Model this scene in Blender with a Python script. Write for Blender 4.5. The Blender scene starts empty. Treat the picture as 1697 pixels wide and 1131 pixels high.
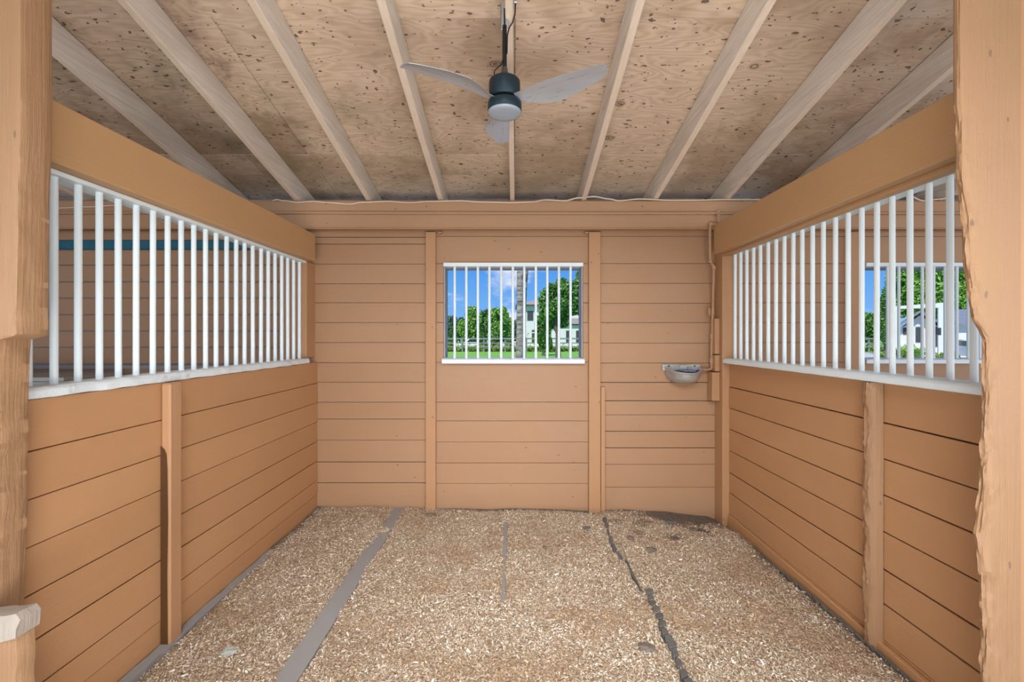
import bpy, bmesh, math, random
import numpy as np
from mathutils import Vector, Matrix, noise as mnoise
R = math.radians
PI = math.pi
scn = bpy.context.scene
col = scn.collection
random.seed(7)

# ------------------------------------------------------------ camera, sky, sun, area lights, exposure
F = 754.0                       # focal length in pixels of the 1697 wide frame
CH = 1.53                       # eye height
cd = bpy.data.cameras.new('camera'); cam = bpy.data.objects.new('camera', cd); col.objects.link(cam)
cam.location = (0, 0, CH); cam.rotation_euler = (R(90), 0, 0)
cd.sensor_width = 36; cd.lens = F/1697*36; cd.clip_end = 900; cd.clip_start = .05
cd.shift_x = -1.5/1697; cd.shift_y = -7.5/1697
scn.camera = cam
scn.view_settings.view_transform = 'Standard'; scn.view_settings.look = 'None'
scn.view_settings.gamma = 1; scn.view_settings.use_curve_mapping = False
scn.view_settings.exposure = 0.0

def make_world():
    w = bpy.data.worlds.new('sky'); scn.world = w; w.use_nodes = True
    nt = w.node_tree; nt.nodes.clear(); N = nt.nodes.new; L = nt.links.new
    tc = N('ShaderNodeTexCoord'); sep = N('ShaderNodeSeparateXYZ'); L(tc.outputs['Generated'], sep.inputs[0])
    ramp = N('ShaderNodeValToRGB'); L(sep.outputs[2], ramp.inputs[0])
    e = ramp.color_ramp.elements
    e[0].position = 0.0; e[0].color = (.24, .52, .92, 1)
    e[1].position = .6; e[1].color = (.05, .17, .62, 1)
    m = e.new(.15); m.color = (.085, .33, .86, 1)
    # clouds: soft noise, gathered where the photo shows them
    mp = N('ShaderNodeMapping'); mp.inputs['Scale'].default_value = (7, 7, 17); L(tc.outputs['Generated'], mp.inputs[0])
    mp.inputs['Location'].default_value = (.35, .2, .9)
    no = N('ShaderNodeTexNoise'); no.inputs['Scale'].default_value = 1.3; no.inputs['Detail'].default_value = 7; no.inputs['Roughness'].default_value = .6
    L(mp.outputs[0], no.inputs['Vector'])
    d = N('ShaderNodeVectorMath'); d.operation = 'DISTANCE'; L(tc.outputs['Generated'], d.inputs[0]); d.inputs[1].default_value = (0.0, .985, .118)
    mr = N('ShaderNodeMapRange'); L(d.outputs['Value'], mr.inputs[0]); mr.inputs[1].default_value = 0; mr.inputs[2].default_value = .13
    mr.inputs[3].default_value = .26; mr.inputs[4].default_value = 0
    ad = N('ShaderNodeMath'); ad.operation = 'ADD'; L(no.outputs[0], ad.inputs[0]); L(mr.outputs[0], ad.inputs[1])
    cr = N('ShaderNodeMapRange'); cr.interpolation_type = 'SMOOTHSTEP'; L(ad.outputs[0], cr.inputs[0]); cr.inputs[1].default_value = .56; cr.inputs[2].default_value = .84
    mix = N('ShaderNodeMix'); mix.data_type = 'RGBA'; L(cr.outputs[0], mix.inputs[0]); L(ramp.outputs[0], mix.inputs[6]); mix.inputs[7].default_value = (.78, .84, .95, 1)
    bg = N('ShaderNodeBackground'); bg.inputs[1].default_value = 1.0; L(mix.outputs[2], bg.inputs[0])
    out = N('ShaderNodeOutputWorld'); L(bg.outputs[0], out.inputs[0])
make_world()
sd = bpy.data.lights.new('sun', 'SUN'); sd.energy = 4.2; sd.angle = R(.6); sd.color = (1, .96, .88)
sun = bpy.data.objects.new('sun', sd); col.objects.link(sun); sun.rotation_euler = (R(38), 0, R(-28))

def area(name, loc, rot, sx, sy, power, colr):
    ld = bpy.data.lights.new(name, 'AREA'); ld.shape = 'RECTANGLE'; ld.size = sx; ld.size_y = sy; ld.energy = power; ld.color = colr
    o = bpy.data.objects.new(name, ld); col.objects.link(o); o.location = loc; o.rotation_euler = rot
    return o
# added area lamps standing in for daylight from the open aisle behind the camera
area('aisle_daylight', (0.2, -3.6, 1.9), (R(88), 0, 0), 9, 3.0, 84, (1.0, .985, .96))
area('aisle_fill_left', (-3.9, -2.6, 1.9), (R(86), 0, R(-50)), 4.0, 2.8, 100, (1.0, .985, .96))  # this and the next: crossing fill lamps added to brighten the side walls
area('aisle_fill_right', (3.9, -2.6, 1.9), (R(86), 0, R(50)), 4.0, 2.8, 100, (1.0, .985, .96))
a_ = area('overhead_fill', (0.1, -.35, 3.05), (R(47), 0, 0), 2.2, 1.0, 41, (.97, .99, 1.0)); a_.data.spread = R(72)  # added overhead fill aimed at the stall floor, no fixture there
area('ground_bounce_fill', (0.1, -.6, .06), (R(153), 0, 0), 3.6, 1.8, 200, (1.0, .985, .95))  # added upward lamp standing in for ground bounce onto the ceiling
area('right_side_fill', (7.4, 1.0, 1.7), (R(90), 0, R(78)), 4, 2.6, 75, (1.0, .98, .96))  # added lamp standing in for daylight entering from the right

# ------------------------------------------------------------ helpers
class MB:
    def __init__(s): s.v = []; s.f = []
    def add(s, vs, fs):
        n = len(s.v); s.v += [tuple(v) for v in vs]; s.f += [tuple(i+n for i in f) for f in fs]; return s
    def box(s, x0, x1, y0, y1, z0, z1):
        return s.add([(x0,y0,z0),(x1,y0,z0),(x1,y1,z0),(x0,y1,z0),(x0,y0,z1),(x1,y0,z1),(x1,y1,z1),(x0,y1,z1)],
            [(0,3,2,1),(4,5,6,7),(0,1,5,4),(1,2,6,5),(2,3,7,6),(3,0,4,7)])
    def hexa(s, p):   # 8 points: bottom ring then top ring
        return s.add(p, [(0,3,2,1),(4,5,6,7),(0,1,5,4),(1,2,6,5),(2,3,7,6),(3,0,4,7)])
    def tube(s, pts, r, n=10, caps=True):
        pts = [Vector(p) for p in pts]; rs = r if isinstance(r, (list, tuple)) else [r]*len(pts)
        vs = []; fs = []; up = None
        for i, p in enumerate(pts):
            a = pts[max(i-1, 0)]; b = pts[min(i+1, len(pts)-1)]; t = (b-a).normalized()
            if up is None: up = Vector((0,0,1)) if abs(t.z) < .9 else Vector((1,0,0))
            x = t.cross(up)
            if x.length < 1e-5: x = t.orthogonal()
            x.normalize(); y = x.cross(t).normalized(); up = y
            for k in range(n):
                q = 2*PI*k/n; vs.append(p+(x*math.cos(q)+y*math.sin(q))*rs[i])
        for i in range(len(pts)-1):
            for k in range(n):
                a = i*n+k; b = i*n+(k+1)%n; fs.append((a, b, b+n, a+n))
        if caps: fs.append(tuple(range(n))[::-1]); fs.append(tuple(range((len(pts)-1)*n, len(pts)*n)))
        return s.add(vs, fs)
    def lathe(s, prof, c=(0,0,0), n=32, a0=0, a1=2*PI):
        full = abs(a1-a0-2*PI) < 1e-6; m = n if full else n+1; vs = []; fs = []
        for r, z in prof:
            for k in range(m):
                q = a0+(a1-a0)*k/n; vs.append((c[0]+r*math.cos(q), c[1]+r*math.sin(q), c[2]+z))
        for i in range(len(prof)-1):
            for k in range(n):
                a = i*m+k; b = i*m+(k+1)%m; fs.append((a, b, b+m, a+m))
        return s.add(vs, fs)
    def prism(s, poly, a, b, axis='y'):
        n = len(poly)
        P = (lambda p, d: (p[0], d, p[1])) if axis == 'y' else ((lambda p, d: (d, p[0], p[1])) if axis == 'x' else (lambda p, d: (p[0], p[1], d)))
        vs = [P(p, a) for p in poly]+[P(p, b) for p in poly]
        return s.add(vs, [tuple(range(n))[::-1], tuple(range(n, 2*n))]+[(i, (i+1)%n, n+(i+1)%n, n+i) for i in range(n)])
    def build(s, name, mat, parent=None, bevel=0, smooth=False, seg=1):
        me = bpy.data.meshes.new(name); me.from_pydata(s.v, [], s.f); me.validate()
        bm = bmesh.new(); bm.from_mesh(me); bmesh.ops.recalc_face_normals(bm, faces=bm.faces); bm.to_mesh(me); bm.free()
        me.materials.append(mat)
        if smooth:
            for p in me.polygons: p.use_smooth = True
            try: me.set_sharp_from_angle(angle=R(40))
            except Exception: pass
        o = bpy.data.objects.new(name, me); col.objects.link(o)
        if parent: o.parent = parent
        if bevel:
            m = o.modifiers.new('bevel', 'BEVEL'); m.width = bevel; m.segments = seg; m.limit_method = 'ANGLE'; m.angle_limit = R(40)
        return o
def tag(o, label=None, cat=None, group=None, kind=None):
    if label: o['label'] = label
    if cat: o['category'] = cat
    if group: o['group'] = group
    if kind: o['kind'] = kind
    return o
def empty(name, loc=(0,0,0), rz=0):
    o = bpy.data.objects.new(name, None); col.objects.link(o); o.location = loc; o.rotation_euler = (0,0,rz); o.empty_display_size = .1
    return o
def local(o, parent):      # keep world placement for a mesh made in world space
    o.parent = parent; o.matrix_parent_inverse = Matrix.Translation(-parent.location); return o
def at(x, y, Y): return Vector(((x-850)/F*Y, Y, CH+(558-y)/F*Y))
def fbm(p, s=1.0, o=4):
    return mnoise.fractal(Vector(p)*s, 1.0, 2.0, o)

# ------------------------------------------------------------ materials
def newmat(name):
    m = bpy.data.materials.new(name); m.use_nodes = True; nt = m.node_tree
    return m, nt, nt.nodes['Principled BSDF'], nt.nodes.new, nt.links.new
def simple(name, c, rough=.6, metal=0, bump=0, bscale=60, var=.12, vscale=4, spec=.4):
    m, nt, b, N, L = newmat(name)
    tc = N('ShaderNodeTexCoord')
    n = N('ShaderNodeTexNoise'); n.inputs['Scale'].default_value = vscale; n.inputs['Detail'].default_value = 5; L(tc.outputs['Object'], n.inputs['Vector'])
    mx = N('ShaderNodeMix'); mx.data_type = 'RGBA'; L(n.outputs[0], mx.inputs[0])
    mx.inputs[6].default_value = tuple(max(0, x*(1-var*1.6)) for x in c)+(1,); mx.inputs[7].default_value = tuple(min(1, x*(1+var*1.6)) for x in c)+(1,)
    L(mx.outputs[2], b.inputs['Base Color'])
    b.inputs['Roughness'].default_value = rough; b.inputs['Metallic'].default_value = metal; b.inputs['Specular IOR Level'].default_value = spec
    if bump:
        n2 = N('ShaderNodeTexNoise'); n2.inputs['Scale'].default_value = bscale; n2.inputs['Detail'].default_value = 4; L(tc.outputs['Object'], n2.inputs['Vector'])
        bp = N('ShaderNodeBump'); bp.inputs['Strength'].default_value = bump; bp.inputs['Distance'].default_value = .004; L(n2.outputs[0], bp.inputs['Height']); L(bp.outputs[0], b.inputs['Normal'])
    return m
def mathn(N, L, op, a, b=None, clamp=False):
    n = N('ShaderNodeMath'); n.operation = op; n.use_clamp = clamp
    for i, v in enumerate((a, b)):
        if v is None: continue
        if isinstance(v, (int, float)): n.inputs[i].default_value = v
        else: L(v, n.inputs[i])
    return n.outputs[0]
def mixc(N, L, fac, a, b, mode='MIX'):
    n = N('ShaderNodeMix'); n.data_type = 'RGBA'; n.blend_type = mode
    for i, v in ((0, fac), (6, a), (7, b)):
        if isinstance(v, (int, float)): n.inputs[i].default_value = v
        elif isinstance(v, tuple): n.inputs[i].default_value = v if len(v) == 4 else v+(1,)
        else: L(v, n.inputs[i])
    return n.outputs[2]
def rng(N, L, v, a, b, c=0, d=1, smooth=False):
    n = N('ShaderNodeMapRange'); L(v, n.inputs[0])
    for i, x in enumerate((a, b, c, d)): n.inputs[i+1].default_value = x
    if smooth: n.interpolation_type = 'SMOOTHSTEP'
    return n.outputs[0]
def noise(N, L, vec, scale, detail=4, rough=.5):
    n = N('ShaderNodeTexNoise'); n.inputs['Scale'].default_value = scale; n.inputs['Detail'].default_value = detail; n.inputs['Roughness'].default_value = rough
    L(vec, n.inputs['Vector']); return n.outputs[0]
def mapping(N, L, vec, sc, loc=(0,0,0)):
    n = N('ShaderNodeMapping'); n.inputs['Scale'].default_value = sc; n.inputs['Location'].default_value = loc; L(vec, n.inputs[0]); return n.outputs[0]

def paint(name, c, axis, marks=.5, grain=.35, chip=(.17, .10, .065), rough=.5):
    """old glossy paint on sawn boards; axis = direction of the grain"""
    m, nt, b, N, L = newmat(name)
    tc = N('ShaderNodeTexCoord').outputs['Object']
    ax = {'x': 0, 'y': 1, 'z': 2}[axis]
    def st(lo, hi): s = [hi]*3; s[ax] = lo; return tuple(s)
    isl = N('ShaderNodeNewGeometry').outputs['Random Per Island']
    n1 = noise(N, L, tc, 1.6, 6, .6)
    base = mixc(N, L, n1, tuple(x*.86 for x in c), tuple(min(1, x*1.12) for x in c))
    base = mixc(N, L, rng(N, L, isl, 0, 1, 0, .3), base, (c[0]*.86, c[1]*.80, c[2]*.76))
    # faded chalky patches
    n2 = noise(N, L, mapping(N, L, tc, st(1.2, 3.5), (3, 1, 2)), 1.4, 5, .65)
    base = mixc(N, L, rng(N, L, n2, .52, .75, 0, .32, True), base, (min(1, c[0]*1.08), c[1]*1.14, c[2]*1.25))
    # scuffs and small knocks
    v = mapping(N, L, tc, st(7, 17), (.3, .7, .2))
    vo = N('ShaderNodeTexVoronoi'); vo.inputs['Scale'].default_value = 1.0; L(v, vo.inputs['Vector'])
    wn = N('ShaderNodeSeparateColor'); L(vo.outputs['Color'], wn.inputs[0])
    wob = noise(N, L, tc, 60, 4, .6)
    dist = mathn(N, L, 'ADD', vo.outputs['Distance'], mathn(N, L, 'MULTIPLY', mathn(N, L, 'SUBTRACT', wob, .5), .17))
    spot = mathn(N, L, 'MULTIPLY', mathn(N, L, 'LESS_THAN', dist, .085), mathn(N, L, 'LESS_THAN', wn.outputs[0], .26*marks))
    base = mixc(N, L, mathn(N, L, 'MULTIPLY', spot, .75), base, chip)
    n3 = noise(N, L, mapping(N, L, tc, st(3, 42), (9, 3, 1)), 1.0, 6, .72)
    scr = mathn(N, L, 'MULTIPLY', rng(N, L, n3, .69, .76, 0, .55), rng(N, L, noise(N, L, tc, 1.1, 3), .5, .62, 0, marks))
    base = mixc(N, L, scr, base, chip)
    L(base, b.inputs['Base Color'])
    g = noise(N, L, mapping(N, L, tc, st(3, 95)), 1.0, 5, .6)
    g2 = noise(N, L, tc, 26, 5, .6)
    h = mathn(N, L, 'ADD', mathn(N, L, 'MULTIPLY', g, .55), mathn(N, L, 'MULTIPLY', g2, .45))
    h = mathn(N, L, 'SUBTRACT', h, mathn(N, L, 'MULTIPLY', spot, .8))
    bp = N('ShaderNodeBump'); bp.inputs['Strength'].default_value = grain; bp.inputs['Distance'].default_value = .006
    L(h, bp.inputs['Height']); L(bp.outputs[0], b.inputs['Normal'])
    L(rng(N, L, n1, .3, .7, rough-.08, rough+.12), b.inputs['Roughness'])
    b.inputs['Specular IOR Level'].default_value = .4
    return m
TAN = (.50, .262, .138)
M = {}
M['paint_x'] = paint('tan_barn_paint_back_wall', (.405, .232, .126), 'x', .9)
M['paint_y'] = paint('tan_barn_paint_side_boards', (.50, .268, .126), 'y', 1.3, .6)
M['paint_z'] = paint('tan_barn_paint_upright', (.455, .25, .125), 'z', 1.3, .5)
M['paint_beam'] = paint('tan_barn_paint_beam', (.49, .285, .135), 'y', .9)
M['paint_header'] = paint('tan_barn_paint_header', (.41, .24, .132), 'x', .8)
M['paint_rough'] = paint('tan_barn_paint_gnawed', (.36, .205, .105), 'z', 3.2, 1.0, chip=(.17, .11, .075))
M['white'] = simple('white_enamel_paint', (.72, .80, .82), .38, 0, .1, 30, .03, 6)
M['white_worn'] = None
def worn_white():
    m, nt, b, N, L = newmat('thick_worn_white_paint'); tc = N('ShaderNodeTexCoord').outputs['Object']
    n = noise(N, L, tc, 14, 7, .7); n2 = noise(N, L, tc, 3, 3, .5)
    f = mathn(N, L, 'MULTIPLY', rng(N, L, n, .5, .72, 0, 1), rng(N, L, n2, .35, .7, 0, .9))
    L(mixc(N, L, f, (.74, .80, .82), (.38, .36, .33)), b.inputs['Base Color']); b.inputs['Roughness'].default_value = .5
    bp = N('ShaderNodeBump'); bp.inputs['Strength'].default_value = .8; bp.inputs['Distance'].default_value = .01; L(n, bp.inputs['Height']); L(bp.outputs[0], b.inputs['Normal'])
    return m
M['white_worn'] = worn_white()
def plywood():
    m, nt, b, N, L = newmat('weathered_plywood'); tc = N('ShaderNodeTexCoord').outputs['Object']
    geo = N('ShaderNodeNewGeometry').outputs['Random Per Island']
    off = N('ShaderNodeCombineXYZ'); L(mathn(N, L, 'MULTIPLY', geo, 7.0), off.inputs[0]); L(mathn(N, L, 'MULTIPLY', geo, 3.0), off.inputs[1])
    va = N('ShaderNodeVectorMath'); va.operation = 'ADD'; L(tc, va.inputs[0]); L(off.outputs[0], va.inputs[1]); p = va.outputs[0]
    # cathedral grain: rings of a stretched noise field
    fld = noise(N, L, mapping(N, L, p, (.75, 2.6, 2.6)), 1.35, 3, .5)
    ring = mathn(N, L, 'FRACT', mathn(N, L, 'MULTIPLY', fld, 22))
    ring = mathn(N, L, 'ABSOLUTE', mathn(N, L, 'SUBTRACT', ring, .5))
    ring = rng(N, L, ring, 0, .5, 0, 1, True)
    fine = noise(N, L, mapping(N, L, p, (4, 90, 90)), 1, 5, .65)
    big = noise(N, L, p, .9, 4, .6)
    c = mixc(N, L, ring, (.50, .355, .245), (.63, .48, .35))
    c = mixc(N, L, rng(N, L, fine, .3, .7, 0, .5), c, (.70, .56, .44))
    c = mixc(N, L, rng(N, L, big, .42, .62, 0, .75, True), c, (.33, .225, .145))
    # grey-green mildew blotches, strengthened leftward to paint in the darker side
    mil = mathn(N, L, 'MULTIPLY', rng(N, L, noise(N, L, mapping(N, L, tc, (1, 1, 1), (4, 2, 8)), .8, 5, .7), .5, .66, 0, 1, True), .6)
    sx = N('ShaderNodeSeparateXYZ'); L(tc, sx.inputs[0])
    left = rng(N, L, sx.outputs[0], -.5, -1.9, .12, 1.15, True)  # deepens mildew and stains leftward, shade of the left side painted in
    c = mixc(N, L, mathn(N, L, 'MULTIPLY', mil, left), c, (.17, .145, .075))
    # purple brown water staining, strengthened leftward the same way
    st = rng(N, L, noise(N, L, mapping(N, L, tc, (1.3, 1, 1), (1, 7, 3)), 1.3, 5, .6), .55, .7, 0, .5, True)
    c = mixc(N, L, mathn(N, L, 'MULTIPLY', st, left), c, (.115, .062, .05))
    # pale patches painting in the light that falls on the right
    lit_right = mathn(N, L, 'MULTIPLY', rng(N, L, noise(N, L, tc, 1.7, 6, .7), .45, .6, 0, .6, True), rng(N, L, sx.outputs[0], 1.5, 2.3, 0, 1, True))
    c = mixc(N, L, lit_right, c, (.62, .52, .44))
    # knots
    vk = N('ShaderNodeTexVoronoi'); vk.inputs['Scale'].default_value = 1; L(mapping(N, L, p, (1.5, 2.3, 2.3)), vk.inputs['Vector'])
    sk = N('ShaderNodeSeparateColor'); L(vk.outputs['Color'], sk.inputs[0])
    kd = mathn(N, L, 'ADD', vk.outputs['Distance'], mathn(N, L, 'MULTIPLY', mathn(N, L, 'SUBTRACT', noise(N, L, p, 12, 2), .5), .05))
    ksel = mathn(N, L, 'LESS_THAN', sk.outputs[0], .36)
    kin = mathn(N, L, 'MULTIPLY', rng(N, L, kd, .06, .085, 1, 0, True), ksel)
    kr = mathn(N, L, 'MULTIPLY', mathn(N, L, 'SINE', mathn(N, L, 'MULTIPLY', kd, 260)), .3)
    c = mixc(N, L, mathn(N, L, 'MULTIPLY', kin, mathn(N, L, 'ADD', .5, kr)), c, (.10, .058, .035))
    # splinter and staple marks
    hs = None
    for sc, lo, seed in (((10, 26, 26), .8, 0), ((15, 14, 14), .6, 5), ((19, 40, 40), .75, 11)):
        wv = N('ShaderNodeVectorMath'); wv.operation = 'ADD'; L(mapping(N, L, p, sc, (seed, seed*.7, 0)), wv.inputs[0])
        nn = N('ShaderNodeTexNoise'); nn.inputs['Scale'].default_value = 38; nn.inputs['Detail'].default_value = 2; L(p, nn.inputs['Vector'])
        sc2 = N('ShaderNodeVectorMath'); sc2.operation = 'SCALE'; L(nn.outputs['Color'], sc2.inputs[0]); sc2.inputs[3].default_value = .5
        L(sc2.outputs[0], wv.inputs[1])
        vs = N('ShaderNodeTexVoronoi'); vs.inputs['Scale'].default_value = 1; L(wv.outputs[0], vs.inputs['Vector'])
        ss = N('ShaderNodeSeparateColor'); L(vs.outputs['Color'], ss.inputs[0])
        th = mathn(N, L, 'ADD', mathn(N, L, 'MULTIPLY', ss.outputs[1], .15), .045)
        s1 = mathn(N, L, 'MULTIPLY', mathn(N, L, 'LESS_THAN', vs.outputs['Distance'], th), mathn(N, L, 'LESS_THAN', ss.outputs[0], lo))
        hs = s1 if hs is None else mathn(N, L, 'MAXIMUM', hs, s1)
    c = mixc(N, L, mathn(N, L, 'MULTIPLY', hs, .85), c, (.09, .065, .045))
    L(c, b.inputs['Base Color']); b.inputs['Roughness'].default_value = .78; b.inputs['Specular IOR Level'].default_value = .25
    h = mathn(N, L, 'SUBTRACT', mathn(N, L, 'ADD', mathn(N, L, 'MULTIPLY', ring, .2), fine), mathn(N, L, 'MULTIPLY', hs, 1.2))
    bp = N('ShaderNodeBump'); bp.inputs['Strength'].default_value = .4; bp.inputs['Distance'].default_value = .004; L(h, bp.inputs['Height']); L(bp.outputs[0], b.inputs['Normal'])
    return m
M['ply'] = plywood()
def rafter_wood():
    m, nt, b, N, L = newmat('pale_rafter_timber'); tc = N('ShaderNodeTexCoord').outputs['Object']
    g = noise(N, L, mapping(N, L, tc, (70, 2.2, 70)), 1, 5, .6); big = noise(N, L, mapping(N, L, tc, (3, 1.2, 3)), 1.5, 4, .6)
    c = mixc(N, L, rng(N, L, g, .3, .7), (.60, .525, .45), (.80, .735, .66))
    c = mixc(N, L, rng(N, L, big, .4, .7, 0, .6), c, (.50, .43, .36))
    v = N('ShaderNodeTexVoronoi'); v.inputs['Scale'].default_value = 1; L(mapping(N, L, tc, (5, 2.4, 5)), v.inputs['Vector'])
    s = N('ShaderNodeSeparateColor'); L(v.outputs['Color'], s.inputs[0])
    w = mathn(N, L, 'ADD', v.outputs['Distance'], mathn(N, L, 'MULTIPLY', mathn(N, L, 'SUBTRACT', noise(N, L, tc, 30, 3), .5), .12))
    k = mathn(N, L, 'MULTIPLY', rng(N, L, w, .03, .1, 1, 0, True), mathn(N, L, 'LESS_THAN', s.outputs[0], .5))
    c = mixc(N, L, mathn(N, L, 'MULTIPLY', k, .75), c, (.16, .115, .085))
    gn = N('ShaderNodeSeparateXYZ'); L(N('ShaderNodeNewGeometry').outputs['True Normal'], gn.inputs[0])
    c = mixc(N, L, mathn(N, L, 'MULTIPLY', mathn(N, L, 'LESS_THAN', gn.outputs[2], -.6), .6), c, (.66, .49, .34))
    L(c, b.inputs['Base Color']); b.inputs['Roughness'].default_value = .72
    bp = N('ShaderNodeBump'); bp.inputs['Strength'].default_value = .35; bp.inputs['Distance'].default_value = .004; L(g, bp.inputs['Height']); L(bp.outputs[0], b.inputs['Normal'])
    return m
M['rafter'] = rafter_wood()
def shaving_mat():
    m, nt, b, N, L = newmat('wood_shavings'); tc = N('ShaderNodeTexCoord').outputs['Object']
    isl = N('ShaderNodeNewGeometry').outputs['Random Per Island']
    cr = N('ShaderNodeValToRGB'); L(isl, cr.inputs[0]); e = cr.color_ramp.elements
    e[0].position = 0; e[0].color = (.20, .105, .05, 1); e[1].position = 1; e[1].color = (.95, .93, .90, 1)
    for p, cc in ((.18, (.37, .235, .135)), (.42, (.56, .42, .285)), (.68, (.70, .585, .44)), (.88, (.83, .76, .64))): e.new(p).color = cc+(1,)
    patch = noise(N, L, mapping(N, L, tc, (1, 1.5, 1), (2.2, 0, 0)), 1.5, 5, .62)
    c = mixc(N, L, rng(N, L, patch, .46, .66, 0, .55, True), cr.outputs[0], (.42, .235, .11))
    L(c, b.inputs['Base Color']); b.inputs['Roughness'].default_value = .65; b.inputs['Specular IOR Level'].default_value = .3
    return m
M['chips'] = shaving_mat()
def bedding_base():
    m, nt, b, N, L = newmat('fine_bedding_and_dirt'); tc = N('ShaderNodeTexCoord').outputs['Object']
    v = N('ShaderNodeTexVoronoi'); v.inputs['Scale'].default_value = 130; L(tc, v.inputs['Vector'])
    s = N('ShaderNodeSeparateColor'); L(v.outputs['Color'], s.inputs[0])
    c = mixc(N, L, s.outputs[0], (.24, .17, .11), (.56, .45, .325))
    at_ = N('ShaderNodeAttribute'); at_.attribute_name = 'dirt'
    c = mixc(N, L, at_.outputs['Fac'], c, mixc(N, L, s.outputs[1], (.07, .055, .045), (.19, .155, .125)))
    L(c, b.inputs['Base Color']); b.inputs['Roughness'].default_value = .9
    bp = N('ShaderNodeBump'); bp.inputs['Strength'].default_value = .7; bp.inputs['Distance'].default_value = .01; L(s.outputs[2], bp.inputs['Height']); L(bp.outputs[0], b.inputs['Normal'])
    return m
M['bed'] = bedding_base()
M['greyboard'] = paint('weathered_grey_board', (.29, .28, .275), 'y', 1.2, .7, chip=(.2, .17, .14), rough=.8)
M['rubber'] = simple('dusty_black_rubber', (.115, .108, .10), .8, 0, .5, 70, .3, 8)
M['galv'] = simple('dull_galvanised_steel', (.50, .52, .53), .42, .75, .15, 40, .2, 12)
M['zinc_bowl'] = simple('cast_grey_bowl', (.46, .46, .45), .4, .45, .35, 35, .28, 14)
M['bluewater'] = simple('blue_crusted_inside', (.20, .25, .42), .6, 0, .7, 45, .55, 22)
M['fan_black'] = simple('dark_slate_fan_metal', (.010, .024, .034), .42, .25, 0, 20, .1, 5)
M['rod'] = simple('black_rod', (.012, .013, .015), .35, .2)
M['cup'] = simple('bronze_cup', (.09, .08, .065), .45, .4)
def blade_mat():
    m, nt, b, N, L = newmat('brushed_dark_silver_blade'); tc = N('ShaderNodeTexCoord').outputs['Object']
    g = noise(N, L, mapping(N, L, tc, (3, 60, 60)), 1, 4, .6)
    L(mixc(N, L, g, (.36, .36, .38), (.50, .55, .60)), b.inputs['Base Color'])
    b.inputs['Metallic'].default_value = .45; L(rng(N, L, g, .3, .7, .24, .40), b.inputs['Roughness'])
    return m
M['blade'] = blade_mat()
M['lens'] = simple('frosted_diffuser', (.27, .31, .35), .22, 0, 0, 10, .02)
M['cable'] = simple('cream_cable_sheath', (.62, .50, .37), .5)
M['blue'] = simple('teal_blue_board', (.012, .105, .155), .5, 0, .2, 20, .3, 9)
M['palegrey'] = simple('pale_grey_panel', (.42, .42, .38), .5, 0, 0, 20, .05)
M['dark'] = simple('dark_siding_core', (.06, .045, .038), .9)
M['siding'] = simple('outer_siding', (.33, .32, .33), .8)
M['roofing'] = simple('roofing_felt', (.12, .12, .12), .9)
M['chewwood'] = paint('bare_gnawed_wood', (.42, .36, .30), 'z', 1, .9, chip=(.2, .16, .12), rough=.85)
# outdoors
def grass_mat():
    m, nt, b, N, L = newmat('mown_lawn'); tc = N('ShaderNodeTexCoord').outputs['Object']
    n = noise(N, L, tc, .25, 6, .7); n2 = noise(N, L, tc, 3, 5, .7)
    c = mixc(N, L, rng(N, L, n, .35, .65), (.13, .40, .03), (.24, .55, .07)); c = mixc(N, L, rng(N, L, n2, .4, .7, 0, .5), c, (.30, .48, .09))
    L(c, b.inputs['Base Color']); b.inputs['Roughness'].default_value = .9; return m
M['grass'] = grass_mat()
def leaf_mat(name, a, c_):
    m, nt, b, N, L = newmat(name)
    isl = N('ShaderNodeNewGeometry').outputs['Random Per Island']
    L(mixc(N, L, isl, a, c_), b.inputs['Base Color']); b.inputs['Roughness'].default_value = .55
    b.inputs['Subsurface Weight'].default_value = 0
    return m
M['leaf_bright'] = leaf_mat('bright_leaf', (.09, .26, .025), (.38, .64, .13))
M['leaf_mid'] = leaf_mat('mid_leaf', (.04, .14, .025), (.20, .42, .09))
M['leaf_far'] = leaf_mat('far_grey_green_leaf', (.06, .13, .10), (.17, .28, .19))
M['leaf_yellow'] = leaf_mat('yellow_green_leaf', (.12, .25, .03), (.42, .50, .12))
M['leaf_lawn'] = leaf_mat('hedge_leaf', (.04, .14, .02), (.20, .36, .08))
M['bark'] = simple('grey_bark', (.16, .13, .105), .9, 0, .6, 14, .35, 6)
def palm_bark():
    m, nt, b, N, L = newmat('palm_bark'); tc = N('ShaderNodeTexCoord').outputs['Object']
    r = noise(N, L, mapping(N, L, tc, (2, 2, 9)), 1.6, 6, .7)
    c = mixc(N, L, rng(N, L, r, .38, .62), (.10, .085, .075), (.46, .42, .38))
    s = rng(N, L, noise(N, L, mapping(N, L, tc, (1, 1, .6), (0, 0, .35)), 1.4, 3), .58, .68, 0, .55)
    L(mixc(N, L, s, c, (.22, .075, .05)), b.inputs['Base Color']); b.inputs['Roughness'].default_value = .9; return m
M['palm_bark'] = palm_bark()
M['stucco'] = simple('white_stucco', (.78, .79, .78), .8, 0, 0, 10, .03)
M['tile'] = simple('terracotta_grey_tile', (.36, .31, .28), .8, 0, .6, 5, .2, 3)
M['slate'] = simple('grey_roof_tile', (.23, .25, .29), .7, 0, .6, 6, .15, 3)
M['glass_dark'] = simple('dark_window_glass', (.03, .045, .06), .1)
M['trimdark'] = simple('dark_window_trim', (.07, .075, .08), .5)
M['fence'] = simple('weathered_fence_wood', (.26, .27, .29), .8, 0, 0, 10, .2)
M['drive'] = simple('pale_paving', (.55, .55, .53), .8)
M['carwhite'] = simple('white_car_paint', (.85, .86, .88), .18)
M['tyre'] = simple('tyre_rubber', (.02, .02, .022), .7)
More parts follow.
